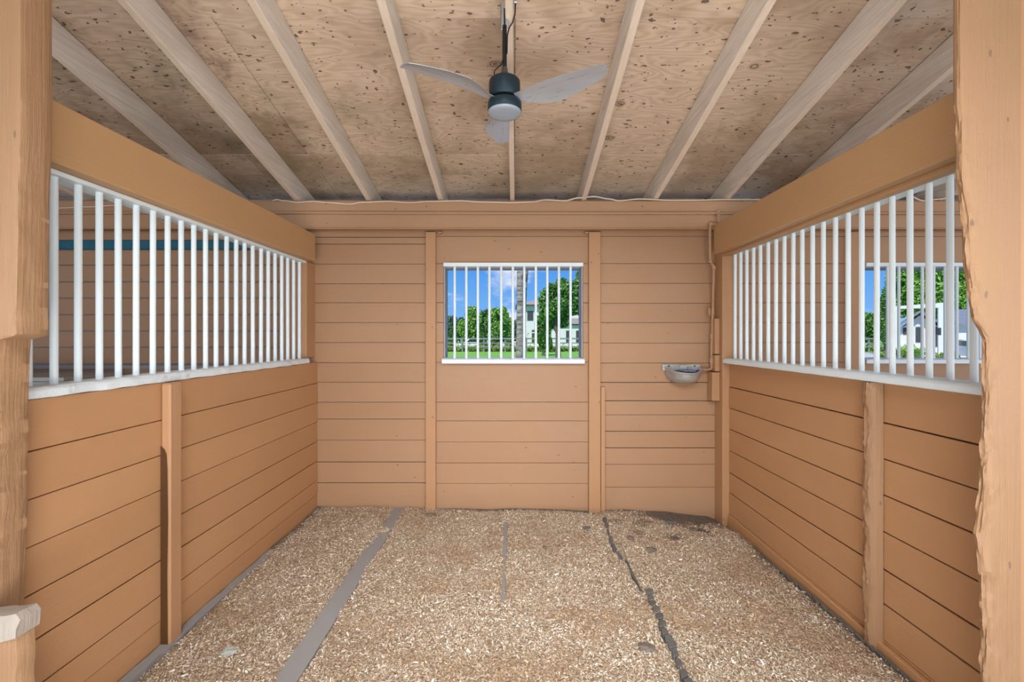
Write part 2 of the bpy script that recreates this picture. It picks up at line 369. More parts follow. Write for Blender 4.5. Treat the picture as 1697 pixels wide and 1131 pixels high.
M['alloy'] = simple('alloy_wheel', (.55, .57, .6), .3, .7)
M['red'] = simple('tail_lamp_red', (.5, .02, .02), .2)

# ------------------------------------------------------------ shell of the stall
BY = 4.054                       # inner face of the back wall
def zr(Y): return 2.72+.236*(3.93-Y)         # underside of the rafters
RH = .184
def zc(Y): return zr(Y)+RH                  # underside of the plywood
def yz(y): return CH+(558-y)/(F/BY)          # pixel row -> height on the back wall
XL, XR = -1.737, 1.85                        # faces of the two partitions
PITCH = 3.74
rl = [340,393,405,438,470.6,502,535,568,601.6,634,667,695,730,766,801,880]
rm = [340,392,437,470,502,535,568,601,667,698,733,768,802,880]
rr = [340,392,437,470,503,535,569,602,634,665,688,715,743,770,808,880]
rn = [340,399,414,440,467.5,494.5,522,549,576,603.6,640,670,700,735,770,805,880]
holes = [(-.618, .624, 1.304, 2.159), (-.618+PITCH, .624+PITCH, 1.304, 2.159)]
wb = MB()
def plank_rows(mb, x0, x1, rows, gap, seed, dark=()):
    rs = random.Random(seed)
    for i in range(len(rows)-1):
        z1, z0 = yz(rows[i]), yz(rows[i+1])
        g = gap*(2.6 if i in dark else 1); dy = rs.uniform(-.0025, .0035)
        spans = [(x0, x1)]
        for hx0, hx1, hz0, hz1 in holes:
            if z0 < hz1-.02 and z1 > hz0+.02:
                nsp = []
                for a, b in spans:
                    if hx0 > a and hx1 < b: nsp += [(a, hx0), (hx1, b)]
                    else: nsp.append((a, b))
                spans = nsp
        for a, b in spans:
            zz0, zz1 = z0, z1
            for hx0, hx1, hz0, hz1 in holes:
                if hx0-.01 <= a < hx1 and hx0 < b <= hx1+.01: pass
            mb.box(a+.001, b-.001, BY+dy, BY+.022, zz0+g/2, zz1-g/2)
plank_rows(wb, -9.5, -1.87, rn, .009, 1)
plank_rows(wb, -1.865, -.70, rl, .0032, 2, dark=(1, 13))
plank_rows(wb, -.698, .70, rm, .0030, 3)
plank_rows(wb, .702, 1.955, rr, .0032, 4, dark=(8, 11))
plank_rows(wb, 1.965, PITCH-.70, rm, .0032, 5)
plank_rows(wb, PITCH-.698, PITCH+.70, rm, .0030, 6)
plank_rows(wb, PITCH+.702, 9.5, rr, .0032, 7)
wall_back = tag(wb.build('wall_back', M['paint_x'], bevel=.0016), kind='structure')
bk = MB()
xs = [-9.5, holes[0][0], holes[0][1], holes[1][0], holes[1][1], 9.5]
for i in range(5):
    if i in (1, 3):
        bk.box(xs[i], xs[i+1], BY+.026, BY+.17, -.3, 1.304); bk.box(xs[i], xs[i+1], BY+.026, BY+.17, 2.159, 2.755)
    else: bk.box(xs[i], xs[i+1], BY+.026, BY+.17, -.3, 2.755)
local(bk.build('siding_core', M['siding']), wall_back)

def partition(name, x0, x1, lines, side):
    mb = MB(); rs = random.Random(x0)
    zs = [1.302]+lines+[-.16]
    for i in range(len(zs)-1):
        g = .0036 if rs.random() < .6 else .006
        d = rs.uniform(0, .005)
        mb.box(x0+(d if side < 0 else 0), x1-(d if side > 0 else 0), 1.66, BY-.004 if side > 0 else BY-.004, zs[i+1]+g/2, zs[i]-g/2)
    return mb
# left partition: boards on both faces of a core
def wallpart(name, face, back, lines):
    s = 1 if back > face else -1
    mb = MB(); rs = random.Random(int(abs(face)*1000)); zs = [1.302]+lines+[-.16]
    far = BY-.003 if face < 0 else 3.898
    for i in range(len(zs)-1):
        g = rs.choice((.003, .004, .0065)) if not (face > 0 and i == 5) else .012; d = rs.uniform(0, .005)
        for f, dd in ((face+s*d, s*.028), (back-s*d, -s*.028)):
            a, b = sorted((f, f+dd)); mb.box(a, b, 1.60 if face < 0 else 1.61, far, zs[i+1]+g/2, zs[i]-g/2)
    o = tag(mb.build(name, M['paint_y'], bevel=.0018), kind='structure')
    a, b = sorted((face+s*.034, back-s*.034)); c = MB().box(a, b, 1.615, far, -.16, 1.296).build('core', M['dark']); local(c, o)
    return o
wallpart('wall_left', XL, XL-.125, [1.115, .942, .770, .597, .423, .250, .128])
wallpart('wall_right', XR, XR+.125, [1.098, .918, .736, .553, .366, .190, .012])

# plywood ceiling: sheets with their seams, both slopes of the roof
mb = MB()
seams = [4.9, 4.27, 3.89, 3.62, 2.46, 1.28, .62]
rs = random.Random(3)
for i in range(len(seams)-1):
    y1, y0 = seams[i], seams[i+1]
    xsx = [-9.5, -7.0+.6*(i%2), -4.55+.61*(i%2), -2.13+.5*(i%2), .012, 2.49, 4.93, 9.5] if i != 4 else [-9.5, -6.2, -3.74, -1.25, 1.245, 3.72, 6.1, 9.5]
    for k in range(len(xsx)-1):
        a, b = xsx[k]+.0015, xsx[k+1]-.0015; d = (0, .004, 0, .003, .0, .002)[i]
        mb.hexa([(a, y0+.002, zc(y0)+d), (b, y0+.002, zc(y0)+d), (b, y1-.002, zc(y1)+d), (a, y1-.002, zc(y1)+d),
                 (a, y0+.002, zc(y0)+.02), (b, y0+.002, zc(y0)+.02), (b, y1-.002, zc(y1)+.02), (a, y1-.002, zc(y1)+.02)])
ceil = tag(mb.build('ceiling', M['ply'], bevel=.001), kind='structure')
mb = MB(); zt = zc(.62)
mb.hexa([(-9.5, .62, zt+.024), (9.5, .62, zt+.024), (9.5, 4.92, zc(4.92)+.024), (-9.5, 4.92, zc(4.92)+.024), (-9.5, .62, zt+.05), (9.5, .62, zt+.05), (9.5, 4.92, zc(4.92)+.05), (-9.5, 4.92, zc(4.92)+.05)])
mb.hexa([(-9.5, -3.0, zt-.85), (9.5, -3.0, zt-.85), (9.5, .615, zt), (-9.5, .615, zt), (-9.5, -3.0, zt-.80), (9.5, -3.0, zt-.80), (9.5, .615, zt+.05), (-9.5, .615, zt+.05)])
local(mb.build('roofing', M['roofing']), ceil)

# rafters
rafter_names = {-6:'pale rafter over the left neighbouring stall, seen through the bars', -5:'pale rafter at the far upper left above the left beam',
 -4:'greyish rafter at upper left, nearly parallel to the left partition beam', -3:'wide pale rafter running from top left to the cable end',
 -2:'pale rafter second to the left of the ceiling fan, dark knot near its top', -1:'pale rafter just left of the ceiling fan, behind the left blade tip',
 0:'narrow middle rafter directly behind the ceiling fan and its rod', 1:'pale rafter just right of the ceiling fan, beside the right blade tip',
 2:'pale rafter second to the right of the ceiling fan', 3:'pale rafter ending above the elbow of the water pipe',
 4:'greyish rafter at upper right, nearest to the right partition beam', 5:'rafter above the right neighbouring stall', 6:'rafter at the far end of the right neighbouring stall'}
for k in range(-7, 8):
    X = -.008+k*.623; nX = X-.012 if k == 0 else X
    w = .0215 if k else .019
    mb = MB(); ys = [.62+i*(4.45-.62)/24 for i in range(25)]
    vs = []; fs = []
    for i, Y in enumerate(ys):
        t = (4.45-Y)/3.8; xx = X+(nX-X)*t + .004*math.sin(Y*2+k); jj = .003*mnoise.noise(Vector((k*3.1, Y*2.5, 0)))
        b0 = zr(Y)+jj
        vs += [(xx-w, Y, b0), (xx+w, Y, b0), (xx+w, Y, zc(Y)-.0008), (xx-w, Y, zc(Y)-.0008)]
    for i in range(24):
        for q in range(4): fs.append((i*4+q, i*4+(q+1)%4, i*4+4+(q+1)%4, i*4+4+q))
    fs += [(3, 2, 1, 0), (96, 97, 98, 99)]
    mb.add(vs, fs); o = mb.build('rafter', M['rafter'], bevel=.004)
    tag(o, rafter_names.get(k, 'rafter at the far %s end of the barn ceiling' % ('left' if k < 0 else 'right')), 'rafter', 'roof rafters under the plywood')

# header beam with its thin bottom lip, wall posts, corner posts
HY = 3.93
mb = MB().box(-9.5, 9.5, HY, HY+.045, 2.470, 2.702)
hd = tag(mb.build('header_beam', M['paint_header'], bevel=.003), 'long tan header board carrying the rafters across the back wall', 'beam')
local(MB().box(-9.5, 9.5, HY-.008, HY+.052, 2.458, 2.4695).build('bottom_lip', M['paint_header'], bevel=.002), hd)
local(MB().box(-9.5, 9.5, HY+.048, BY-.004, 2.50, 2.72).build('filler_board', M['paint_header']), hd)

def post(x0, x1, y0, y1, z0, z1, label, mat='paint_z', cat='post', name='wall_post', bev=.004):
    return tag(MB().box(x0, x1, y0, y1, z0, z1).build(name, M[mat], bevel=bev), label, cat)
PY = BY-.042
post((705-850)/F*PY, (722-850)/F*PY, PY, BY-.004, -.1, 2.456, 'tan upright batten on the back wall, left of the barred window')
post((976-850)/F*PY, (995.5-850)/F*PY, PY, BY-.004, -.1, 2.456, 'tan upright batten on the back wall, right of the barred window')
post((996.3-850)/F*PY, (1003.5-850)/F*PY, PY+.006, BY-.004, -.02, yz(641)-.0, 'short narrow strip beside the batten right of the window', name='batten_strip', cat='batten')
for s, dx in ((-1, 0), (1, 0)):
    x = .648*s+.004
    tag(MB().prism([(x-.018, 2.456), (x+.018, 2.456), (x+.018, 2.447), (x, 2.436), (x-.018, 2.440)], PY+.0, BY-.004).build('wood_shim', M['paint_x']),
        'small wood shim under the header beam, above the %s window corner' % ('left' if s < 0 else 'right'), 'shim')
post(PITCH+(705-850)/F*PY, PITCH+(722-850)/F*PY, PY, BY-.004, -.1, 2.456, 'upright batten left of the window in the right neighbouring stall, behind the bars')
post(PITCH+(976-850)/F*PY, PITCH+(995-850)/F*PY, PY, BY-.004, -.1, 2.456, 'upright batten right of the window in the right neighbouring stall')
post(-1.862, -1.762, 3.885, BY-.004, 1.346, 2.173, 'tan corner post at the far end of the left bars, under the left beam', name='corner_post')
post(-2.03, -1.90, 3.96, BY-.004, -.1, 2.456, 'lighter post in the left neighbouring stall, just behind the last bars')
post(1.796, 1.955, 3.90, BY-.004, -.1, 2.456, 'tan corner post in the back right corner, beside the water pipe', name='corner_post')

# partition top beams
def beam(name, x0, x1, y0, y1, z0, z1, label):
    mb = MB(); n = 30; vs = []; fs = []
    for i in range(n+1):
        Y = y0+(y1-y0)*i/n; j = .0025*mnoise.noise(Vector((x0*5, Y*1.7, 0)))
        vs += [(x0+j, Y, z0+j), (x1, Y, z0+j), (x1, Y, z1+j), (x0+j, Y, z1+j)]
    for i in range(n):
        for q in range(4): fs.append((i*4+q, i*4+(q+1)%4, i*4+4+(q+1)%4, i*4+4+q))
    fs += [(3, 2, 1, 0), (n*4, n*4+1, n*4+2, n*4+3)]
    mb.add(vs, fs); return tag(mb.build(name, M['paint_beam'], bevel=.006, seg=2), label, 'beam')
bl = beam('partition_beam', -1.775, -1.70, 1.595, HY-.012, 2.176, 2.408, 'wide tan beam along the top of the left barred partition')
br = beam('partition_beam', 1.726, 1.790, 1.61, HY-.012, 2.236, 2.490, 'wide tan beam along the top of the right barred partition, scuffed paint')
local(MB().box(-1.862, -1.778, 1.6, HY-.014, 2.185, 2.40).build('backing_board', M['paint_beam'], bevel=.003), bl)
local(MB().box(1.797, 1.86, 1.615, 3.896, 2.218, 2.44).build('backing_board', M['paint_beam'], bevel=.003), br)

# barred grilles: round rods between a worn bottom rail and a flat top rail
def wavy_rail(x0, x1, y0, y1, z0, z1, amp, seed, n=70):
    mb = MB(); vs = []; fs = []
    s = 1 if x1 > x0 else -1
    for i in range(n+1):
        Y = y0+(y1-y0)*i/n; a = amp*mnoise.fractal(Vector((seed, Y*6, 0)), 1, 2, 4); b = amp*mnoise.fractal(Vector((seed+5, Y*9, 0)), 1, 2, 4)
        vs += [(x0+s*abs(a), Y, z0+b*.35), (x1, Y, z0), (x1, Y, z1+a*.3), (x0+s*.012+s*abs(b)*.7, Y, z1+b*.5), (x0+s*abs(a)*.8, Y, z1-.012+a*.3)]
    m = 5
    for i in range(n):
        for q in range(m): fs.append((i*m+q, i*m+(q+1)%m, i*m+m+(q+1)%m, i*m+m+q))
    fs += [tuple(range(m))[::-1], tuple(range(n*m, n*m+m))]
    return mb.add(vs, fs)
def rod_mesh(r, z0, z1):
    return MB().lathe([(0, z0), (r, z0), (r, z1), (0, z1)], n=14)
def grille(side, Xb, sp, Ylast, n, zb0, zb1, zt0, zt1, xa, xb, label, y0):
    g = empty('bar_grille', (Xb, 2.6, zb0)); tag(g, label, 'barred grille')
    local(wavy_rail(xa, xb, y0, 3.893 if side > 0 else Ylast+.04, zb0, zb1, .010 if side < 0 else .003, 3*side+10).build('bottom_rail', M['white_worn'] if side < 0 else M['white'], smooth=False, bevel=.003), g)
    local(MB().box(min(xa+side*.03, xb), max(xa+side*.03, xb), y0, 3.88 if side < 0 else 3.893, zt0, zt1).build('top_rail', M['white'], bevel=.003), g)
    me = None
    for i in range(n):
        Y = Ylast-i*sp
        if me is None:
            o = rod_mesh(.0132, 0, zt0-zb1+.010).build('bar', M['white'], smooth=True); me = o.data
        else: o = bpy.data.objects.new('bar', me); col.objects.link(o)
        o.parent = g; o.location = (random.uniform(-.002, .002), Y-2.6, zb1-zb0-.006)
        o.rotation_euler = (random.uniform(-.0015, .0015), random.uniform(-.0015, .0015), 0)
    return g
grille(-1, -1.80, .0977, 3.836, 24, 1.303, 1.344, 2.156, 2.175, -1.731, -1.868, 'white barred grille on top of the left partition, rough bottom rail', 1.60)
grille(1, 1.89, .1005, 3.843+.03, 22, 1.303, 1.343, 2.225, 2.242, 1.795, 1.955, 'white barred grille on top of the right partition, smooth bottom rail', 1.612)

# side wall battens
b_ = MB(); rs = random.Random(5)
lb = post(-1.736, -1.690, 2.243, 2.325, -.08, 1.298, 'tan upright batten with nail holes on the left partition', name='partition_batten', bev=.007)
M['dark_gloss'] = paint('dark_glossy_brown', (.095, .042, .016), 'z', .8, rough=.3)
q_ = [(-1.7355, -.05), (-1.700, -.05), (-1.703, .35), (-1.699, .62), (-1.702, .88), (-1.706, .95), (-1.716, .975), (-1.7355, .99)]  # outline of a thin dark brown sheet on the batten's near side
o = local(MB().prism(q_, 2.2405, 2.2428).build('dark_side', M['dark_gloss'], bevel=.0006), lb); o['label'] = 'dark brown side of the batten'
def gnawed(xf, side, y0, y1, z0, z1, depth, amp, seed, name, label, mat, n=110, m=12, cat='post'):
    """upright timber against a wall (wall side at xf) whose room side is eaten away"""
    mb = MB(); vs = []; fs = []
    prof = []
    for k in range(m+1):
        t = k/m; prof.append((math.sin(PI*min(1, max(0, t)))**.45, y0+(y1-y0)*t))
    for i in range(n+1):
        Z = z0+(z1-z0)*i/n
        for k, (s, Y) in enumerate(prof):
            d = depth*s; j = amp*mnoise.fractal(Vector((seed+Y*9, k*.45, Z*7)), 1, 2, 5)+amp*.5*mnoise.noise(Vector((seed, k, Z*40)))
            vs.append((xf+side*(max(.001, d+j*s)), Y+(j*.3 if 0 < k < m else j*.2), Z+(.004*mnoise.noise(Vector((k, seed, 1))) if i == n else 0)))
    w = m+1
    for i in range(n):
        for k in range(m): fs.append((i*w+k, i*w+k+1, (i+1)*w+k+1, (i+1)*w+k))
        fs.append((i*w+m, i*w, (i+1)*w, (i+1)*w+m))
    fs += [tuple(range(w))[::-1], tuple(range(n*w, n*w+w))]
    mb.add(vs, fs); return tag(mb.build(name, M[mat], smooth=True), label, cat)
gnawed(1.849, -1, 2.27, 2.365, -.06, 1.298, .052, .011, 3.3, 'partition_batten', 'rough gnawed log-like upright batten on the right partition', 'paint_rough', cat='post')

# pieces of board on the corner post
post(1.752, 1.795, 3.945, 4.045, yz(587)+.003, yz(529), 'upper of three stacked board offcuts beside the water pipe', name='board_offcut', cat='board')
post(1.754, 1.795, 3.945, 4.045, yz(615)+.003, yz(588), 'middle of three stacked board offcuts beside the water pipe', name='board_offcut', cat='board')
post(1.728, 1.795, 3.945, 4.045, yz(662), yz(616), 'lowest and widest board offcut, right of the water bowl', name='board_offcut', cat='board')

# lowest kick board along the right wall and dark skirting gap
tag(MB().hexa([(1.80, 1.62, -.13), (1.846, 1.62, -.13), (1.846, 3.88, -.13), (1.832, 3.88, -.13), (1.815, 1.62, .002), (1.846, 1.62, .002), (1.846, 3.88, .012), (1.838, 3.88, .012)]).build('baseboard_right', M['paint_y'], bevel=.003), kind='structure')

# windows ---------------------------------------------------------------
def window(name, cx):
    w = empty(name, (cx, BY, 1.30)); w['kind'] = 'structure'
    x0, x1 = cx-.618, cx+.624
    n = 60; mb = MB(); vs = []; fs = []
    for i in range(n+1):
        x = x0-.008+(x1-x0+.016)*i/n; a = .004*mnoise.fractal(Vector((x*14, cx, 0)), 1, 2, 4)
        vs += [(x, BY-.05+a, 1.292), (x, BY+.12, 1.292), (x, BY+.12, 1.338), (x, BY-.03+a, 1.337+a*1.3), (x, BY-.05+a, 1.325+a)]
    for i in range(n):
        for q in range(5): fs.append((i*5+q, i*5+(q+1)%5, i*5+5+(q+1)%5, i*5+5+q))
    fs += [tuple(range(5))[::-1], tuple(range(n*5, n*5+5))]
    local(mb.add(vs, fs).build('window_sill', M['white'], smooth=True), w)
    local(MB().box(x0+.002, x1-.002, BY-.035, BY+.02, 2.150, 2.184).build('window_lintel', M['white'], bevel=.003), w)
    fr = MB()
    fr.box(x0+.001, x0+.014, BY+.0, BY+.168, 1.34, 2.149); fr.box(x1-.014, x1-.001, BY+.0, BY+.168, 1.34, 2.149); fr.box(x0+.015, x1-.015, BY+.025, BY+.168, 2.142, 2.157)
    local(fr.build('window_frame', M['siding'], bevel=.002), w)
    me = None
    for i in range(11):
        x = cx+((753.6+i*19.2)-850)/F*(BY-.012)
        if me is None: o = rod_mesh(.0118, 0, 2.153-1.33).build('window_bar', M['white'], smooth=True); me = o.data
        else: o = bpy.data.objects.new('window_bar', me); col.objects.link(o)
        o.parent = w; o.location = (x-cx+random.uniform(-.0015, .0015), -.012, 1.33-1.30)
    return w
window('window_1', 0.0)
window('window_2', PITCH)

# left neighbouring stall: blue board, ledge, grey panel
tag(MB().box(-6.5, -2.035, BY-.028, BY-.004, yz(414), yz(399.5)).build('wall_board', M['blue'], bevel=.002), 'dark teal blue board high on the wall of the left stall, behind the bars', 'board')
tag(MB().box(-6.5, -2.035, BY-.035, BY-.004, yz(612), yz(605)).build('wall_rail', M['greyboard'], bevel=.002), 'thin grey rail low on the wall of the left stall, behind the bars', 'rail')
pc = empty('storage_cabinet', (-4.3, 3.6, 0)); tag(pc, 'pale grey flat-topped box seen low through the left bars', 'cabinet')
local(MB().box(-4.95, -3.4, 3.45, 3.9, -.1, 1.19).build('body', M['palegrey'], bevel=.01), pc)
local(MB().box(-4.98, -3.38, 3.42, 3.92, 1.192, 1.222).build('lid', M['palegrey'], bevel=.005), pc)
for i, (px, py) in enumerate(((256, 351), (269, 361))):
    p = at(px, py, 3.9); q = []
    for k in range(15):
        a = 2*PI*k/14; q.append((p.x+.022*math.cos(a), 3.915+.004*math.sin(a), p.z-.01+.022*math.sin(a)))
    tag(MB().tube(q, .003, 6).build('hook_ring', M['galv'], smooth=True), ('upper' if i == 0 else 'lower')+' small metal ring on the header beam of the left stall', 'hook')

# ------------------------------------------------------------ foreground door posts
def edge_post(side, edge, ya, yb, outer, zs, label, mat, name, gn, r=.01):
    """edge: list of (y pixel, x pixel) of the inner far edge; gn = depth of the gnawing"""
    mb = MB(); vs = []; fs = []; n = len(zs); s = side; base = (edge[0][1]-850)/F*yb
    def ex(z):
        ypx = 558-(z-CH)*F/yb
        for (a, xa), (b, xb) in zip(edge, edge[1:]):
            if a <= ypx <= b: t = (ypx-a)/(b-a); return xa+(xb-xa)*t
        return edge[0][1] if ypx < edge[0][0] else edge[-1][1]
    offs = [.012, .022, .034, .048, .064, .082]
    for z in zs:
        X = (ex(z)-850)/F*yb; amt = min(1, abs(X-base)/.02)
        def d(k): return mnoise.fractal(Vector((s*3+k*.55, z*11, k*.2)), 1, 2, 6)
        e = .0012+amt*gn*.45
        ring = [(X+s*.004, yb), (X+e*d(0)*s, yb-.006), (X+e*d(1)*s, yb-(yb-ya)*.35), (X+e*d(2)*s, yb-(yb-ya)*.65), (X+s*.001+e*d(3)*s, ya+r*.9), (X+s*r*.35+e*d(4)*s, ya+r*.3)]
        for k, o_ in enumerate(offs):
            w = math.exp(-o_/.035)*amt
            ring.append((X+s*o_, ya+max(-.002, w*gn*(.55+.9*d(5+k)))))
        ring += [(outer, ya), (outer, yb)]
        vs += [(p[0], p[1], z) for p in ring]
    m = len(ring)
    for i in range(n-1):
        for q in range(m): fs.append((i*m+q, i*m+(q+1)%m, i*m+m+(q+1)%m, i*m+m+q))
    fs += [tuple(range(m))[::-1], tuple(range((n-1)*m, n*m))]
    mb.add(vs, fs); return tag(mb.build(name, M[mat], smooth=True), label, 'post')
zs = [-.1+i*(3.25)/520 for i in range(521)]
Lr = [(-700,88),(250,88),(285,86),(330,84),(400,84),(450,83),(520,81),(556,82),(563,53),(600,51),(660,49),(690,47),(720,50),(760,47),(830,49),(900,45),(960,43),(1010,42),(1400,42)]
edge_post(-1, Lr, 1.480, 1.585, -1.95, zs, 'tan door post filling the left edge, chewed away below the bars', 'paint_rough', 'door_post', .011)
Rr = [(-700,1577),(180,1578),(200,1581),(300,1582),(345,1588),(380,1592),(440,1594),(480,1600),(530,1608),(545,1618),(560,1625),(640,1625),(700,1624),(800,1620),(860,1613),(885,1610),(905,1614),(960,1619),(1040,1622),(1131,1622),(1400,1622)]
edge_post(1, Rr, 1.572, 1.600, 1.755, zs, 'tan door post filling the right edge, edge gnawed wavy', 'paint_rough', 'door_post', .016)
post(1.760, 1.95, 1.59, 1.608, -.1, 3.15, 'shadowed board behind the right door post at the frame edge', 'paint_z', 'board', 'door_jamb')
# stub at the bottom left with a bare gnawed top
st = empty('stub_post', (-1.55, 1.42, -.1)); tag(st, 'short tan stub with bare gnawed grey top at the lower left corner', 'post')
mb = MB(); vs = []; fs = []; m = 8; n = 40
for i in range(n+1):
    z = -.1+(.62-.0+.08)*i/n
    xr = -1.528+.004*mnoise.noise(Vector((1, z*14, 0))); j = .004*mnoise.fractal(Vector((2, z*12, 3)), 1, 2, 4)
    vs += [(xr-.008, 1.462, z), (xr, 1.455, z), (xr, 1.43, z), (xr-.01+j, 1.41, z), (xr-.05, 1.402+j, z), (-1.75, 1.40, z), (-1.75, 1.462, z)]
m = 7
for i in range(n):
    for q in range(m): fs.append((i*m+q, i*m+(q+1)%m, i*m+m+(q+1)%m, i*m+m+q))
fs += [tuple(range(m))[::-1], tuple(range(n*m, n*m+m))]
local(mb.add(vs, fs).build('body', M['paint_rough'], smooth=True), st)
mb = MB(); vs = []; fs = []; nx, ny = 16, 6
for i in range(nx+1):
    for k in range(ny+1):
        t = i/nx; x = -1.75+.226*t; Y = 1.395+.075*k/ny
        top = .640+.030*(t**.6)-(.022 if k == 0 else 0)-(.02 if i == nx else 0)+.006*mnoise.noise(Vector((x*20, Y*20, 0)))
        vs.append((x, Y, top))
for i in range(nx+1):
    for k in range(ny+1):
        t = i/nx; vs.append((-1.75+.223*t, 1.397+.071*k/ny, .602-.06*(1-t)*(1 if k < 2 else .4)))
W = ny+1; O = (nx+1)*W
for i in range(nx):
    for k in range(ny):
        a = i*W+k; fs.append((a, a+1, a+W+1, a+W)); fs.append((O+a, O+a+W, O+a+W+1, O+a+1))
for i in range(nx):
    fs.append((i*W, i*W+W, O+i*W+W, O+i*W)); a = i*W+ny; fs.append((a, O+a, O+a+W, a+W))
for k in range(ny):
    fs.append((k, O+k, O+k+1, k+1)); a = nx*W+k; fs.append((a, a+1, O+a+1, O+a))
o = local(mb.add(vs, fs).build('gnawed_top', M['chewwood'], smooth=True), st); o['label'] = 'bare grey gnawed top'

# ------------------------------------------------------------ pipes, cable, water bowl
wp = empty('water_pipe', (1.74, 3.9, 2.59)); tag(wp, 'tan painted water pipe along the header and down to the bowl', 'pipe')
PYY = HY-.014
zp = CH+(558-353.5)/F*PYY
def V(px, py, Y): p = at(px, py, Y); return (p.x, p.y, p.z)
local(MB().tube([(-6, PYY, zp), (-1.8, PYY, zp+.004), (0, PYY, zp), (1.80, PYY, zp), (6, PYY, zp)], .0125, 12).build('header_pipe', M['paint_header'], smooth=True), wp)
DY = HY-.036
local(MB().tube([(1.765, PYY-.004, zp), V(1190, 356, DY), V(1190, 369, DY)], .0115, 12).build('drop_pipe', M['paint_header'], smooth=True), wp)
dp = [V(1190, 371, DY), V(1184, 371.5, DY), V(1178, 372, DY), V(1176.5, 376, DY), V(1176.5, 400, DY+.01), V(1177, 432, DY+.02), V(1178.5, 437, DY+.03), V(1182, 440, DY+.04), V(1183, 446, DY+.045), V(1181.5, 500, 3.985), V(1180.5, 540, 4.0), V(1179, 580, 4.0), V(1179, 605, 4.0), V(1179, 611, 3.995), V(1175, 613, 3.99), V(1162, 613.5, 3.985)]
local(MB().tube(dp, .0115, 12).build('down_pipe', M['paint_header'], smooth=True), wp)
for px, py, Y, ln in ((1190, 354, PYY-.006, 9), (1178, 372, DY, 6), (1177, 434, DY+.02, 5), (1183, 444, DY+.045, 6), (1181, 517, 3.99, 12), (1179.3, 558, 4.0, 9), (1179, 598, 4.0, 9)):
    p = at(px, py, Y); h = ln/F*Y/2
    local(MB().tube([(p.x, p.y, p.z-h), (p.x, p.y, p.z+h)], .0165, 14).build('coupling', M['paint_header'], bevel=.003, smooth=True), wp)
for px in (690, 832, 1072, 1157):
    p = at(px, 353.5, PYY); local(MB().tube([(p.x-.022, p.y, zp+.001), (p.x+.022, p.y, zp+.001)], .0135, 12).build('pipe_clip', M['paint_header'], smooth=True), wp)
p = at(1177, 517, 3.975)
vh = MB().box(p.x-.022, p.x-.006, p.y-.02, p.y+.012, p.z-.034, p.z+.034); vh.tube([(p.x-.014, p.y, p.z), (p.x+.016, p.y+.006, p.z)], .008, 10)
local(vh.build('valve', M['paint_header'], bevel=.004), wp)
# cream cable looping along the header top
def cable(pts, Y, r, name, label):
    q = []
    for i in range(len(pts)-1):
        for t in range(6):
            a = pts[i]; b = pts[i+1]; s = t/6; s2 = s*s*(3-2*s)
            q.append(V(a[0]+(b[0]-a[0])*s, a[1]+(b[1]-a[1])*s2, Y))
    q.append(V(pts[-1][0], pts[-1][1], Y))
    return tag(MB().tube(q, r, 8).build(name, M['cable'], smooth=True), label, 'cable')
cable([(452,333),(458,331),(470,333),(492,335.5),(520,334),(545,336),(580,338.5),(600,335.5),(640,334),(680,336),(710,334),(760,333),(800,335),(845,336),(880,335),(905,331.5),(935,333),(960,328),(985,326),(1010,330),(1025,333),(1060,330),(1110,332),(1150,332),(1200,331),(1272,331)], HY-.012, .0065, 'electric_cable', 'cream cable looping along the top of the header beam')
cable([(20,348),(60,349),(100,345),(150,343),(200,340),(260,342),(330,338)], HY-.012, .0065, 'electric_cable', 'cream cable on the header beam of the left stall, behind the bars')
cable([(1500,322),(1530,333),(1560,330),(1585,322),(1610,333),(1660,334),(1700,330)], HY-.012, .0065, 'electric_cable', 'cream cable on the header beam of the right stall, behind the bars')

# water bowl
wbz = yz(609)-.0; bc = (at(1138, 609, 3.93).x, BY-.006)
bowl = empty('water_bowl', (bc[0], bc[1], wbz)); tag(bowl, 'grey metal automatic water bowl on the back wall at right', 'water bowl')
def half_shell(sx, sy, prof, n=28):
    mb = MB(); vs = []; fs = []
    for r, z in prof:
        for k in range(n+1):
            a = PI+PI*k/n; vs.append((sx*r*math.cos(a), sy*r*math.sin(a), z+.22*sy*r*math.sin(a)*max(0, min(1, (z+.14)/.10))))
    w = n+1
    for i in range(len(prof)-1):
        for k in range(n): fs.append((i*w+k, i*w+k+1, i*w+w+k+1, i*w+w+k))
        fs.append((i*w+n, i*w, i*w+w, i*w+w+n))
    return mb.add(vs, fs)
half_shell(.158, .205, [(.30, -.135), (.5, -.131), (.68, -.118), (.84, -.092), (.94, -.055), (.985, -.01), (1.04, .0), (1.05, .008), (1.0, .012), (.93, .006), (.90, -.01)]).build('bowl', M['zinc_bowl'], bowl, smooth=True)
half_shell(.158, .205, [(.9, -.012), (.86, -.04), (.76, -.07), (.55, -.09), (.05, -.096)]).build('bowl_lining', M['bluewater'], bowl, smooth=True)
half_shell(.158, .205, [(.30, -.135), (.02, -.136)]).build('bowl_foot', M['zinc_bowl'], bowl, smooth=True)
mb = MB().box(-.175, .165, -.012, -.001, -.03, .028); mb.build('back_plate', M['zinc_bowl'], bowl, bevel=.004)
mb = MB().prism([(-.055, -.02), (.095, -.02), (.07, -.15), (-.03, -.15)], -.030, -.018, 'z'); mb.build('float_paddle', M['bluewater'], bowl, bevel=.004)
MB().box(-.03, .04, -.04, -.012, -.02, .024).build('valve_cover', M['zinc_bowl'], bowl, bevel=.006)
for dx in (-.12, -.02, .11):
    MB().tube([(dx, -.013, .012), (dx, -.019, .012)], .009, 8).build('bolt', M['rubber'], bowl)

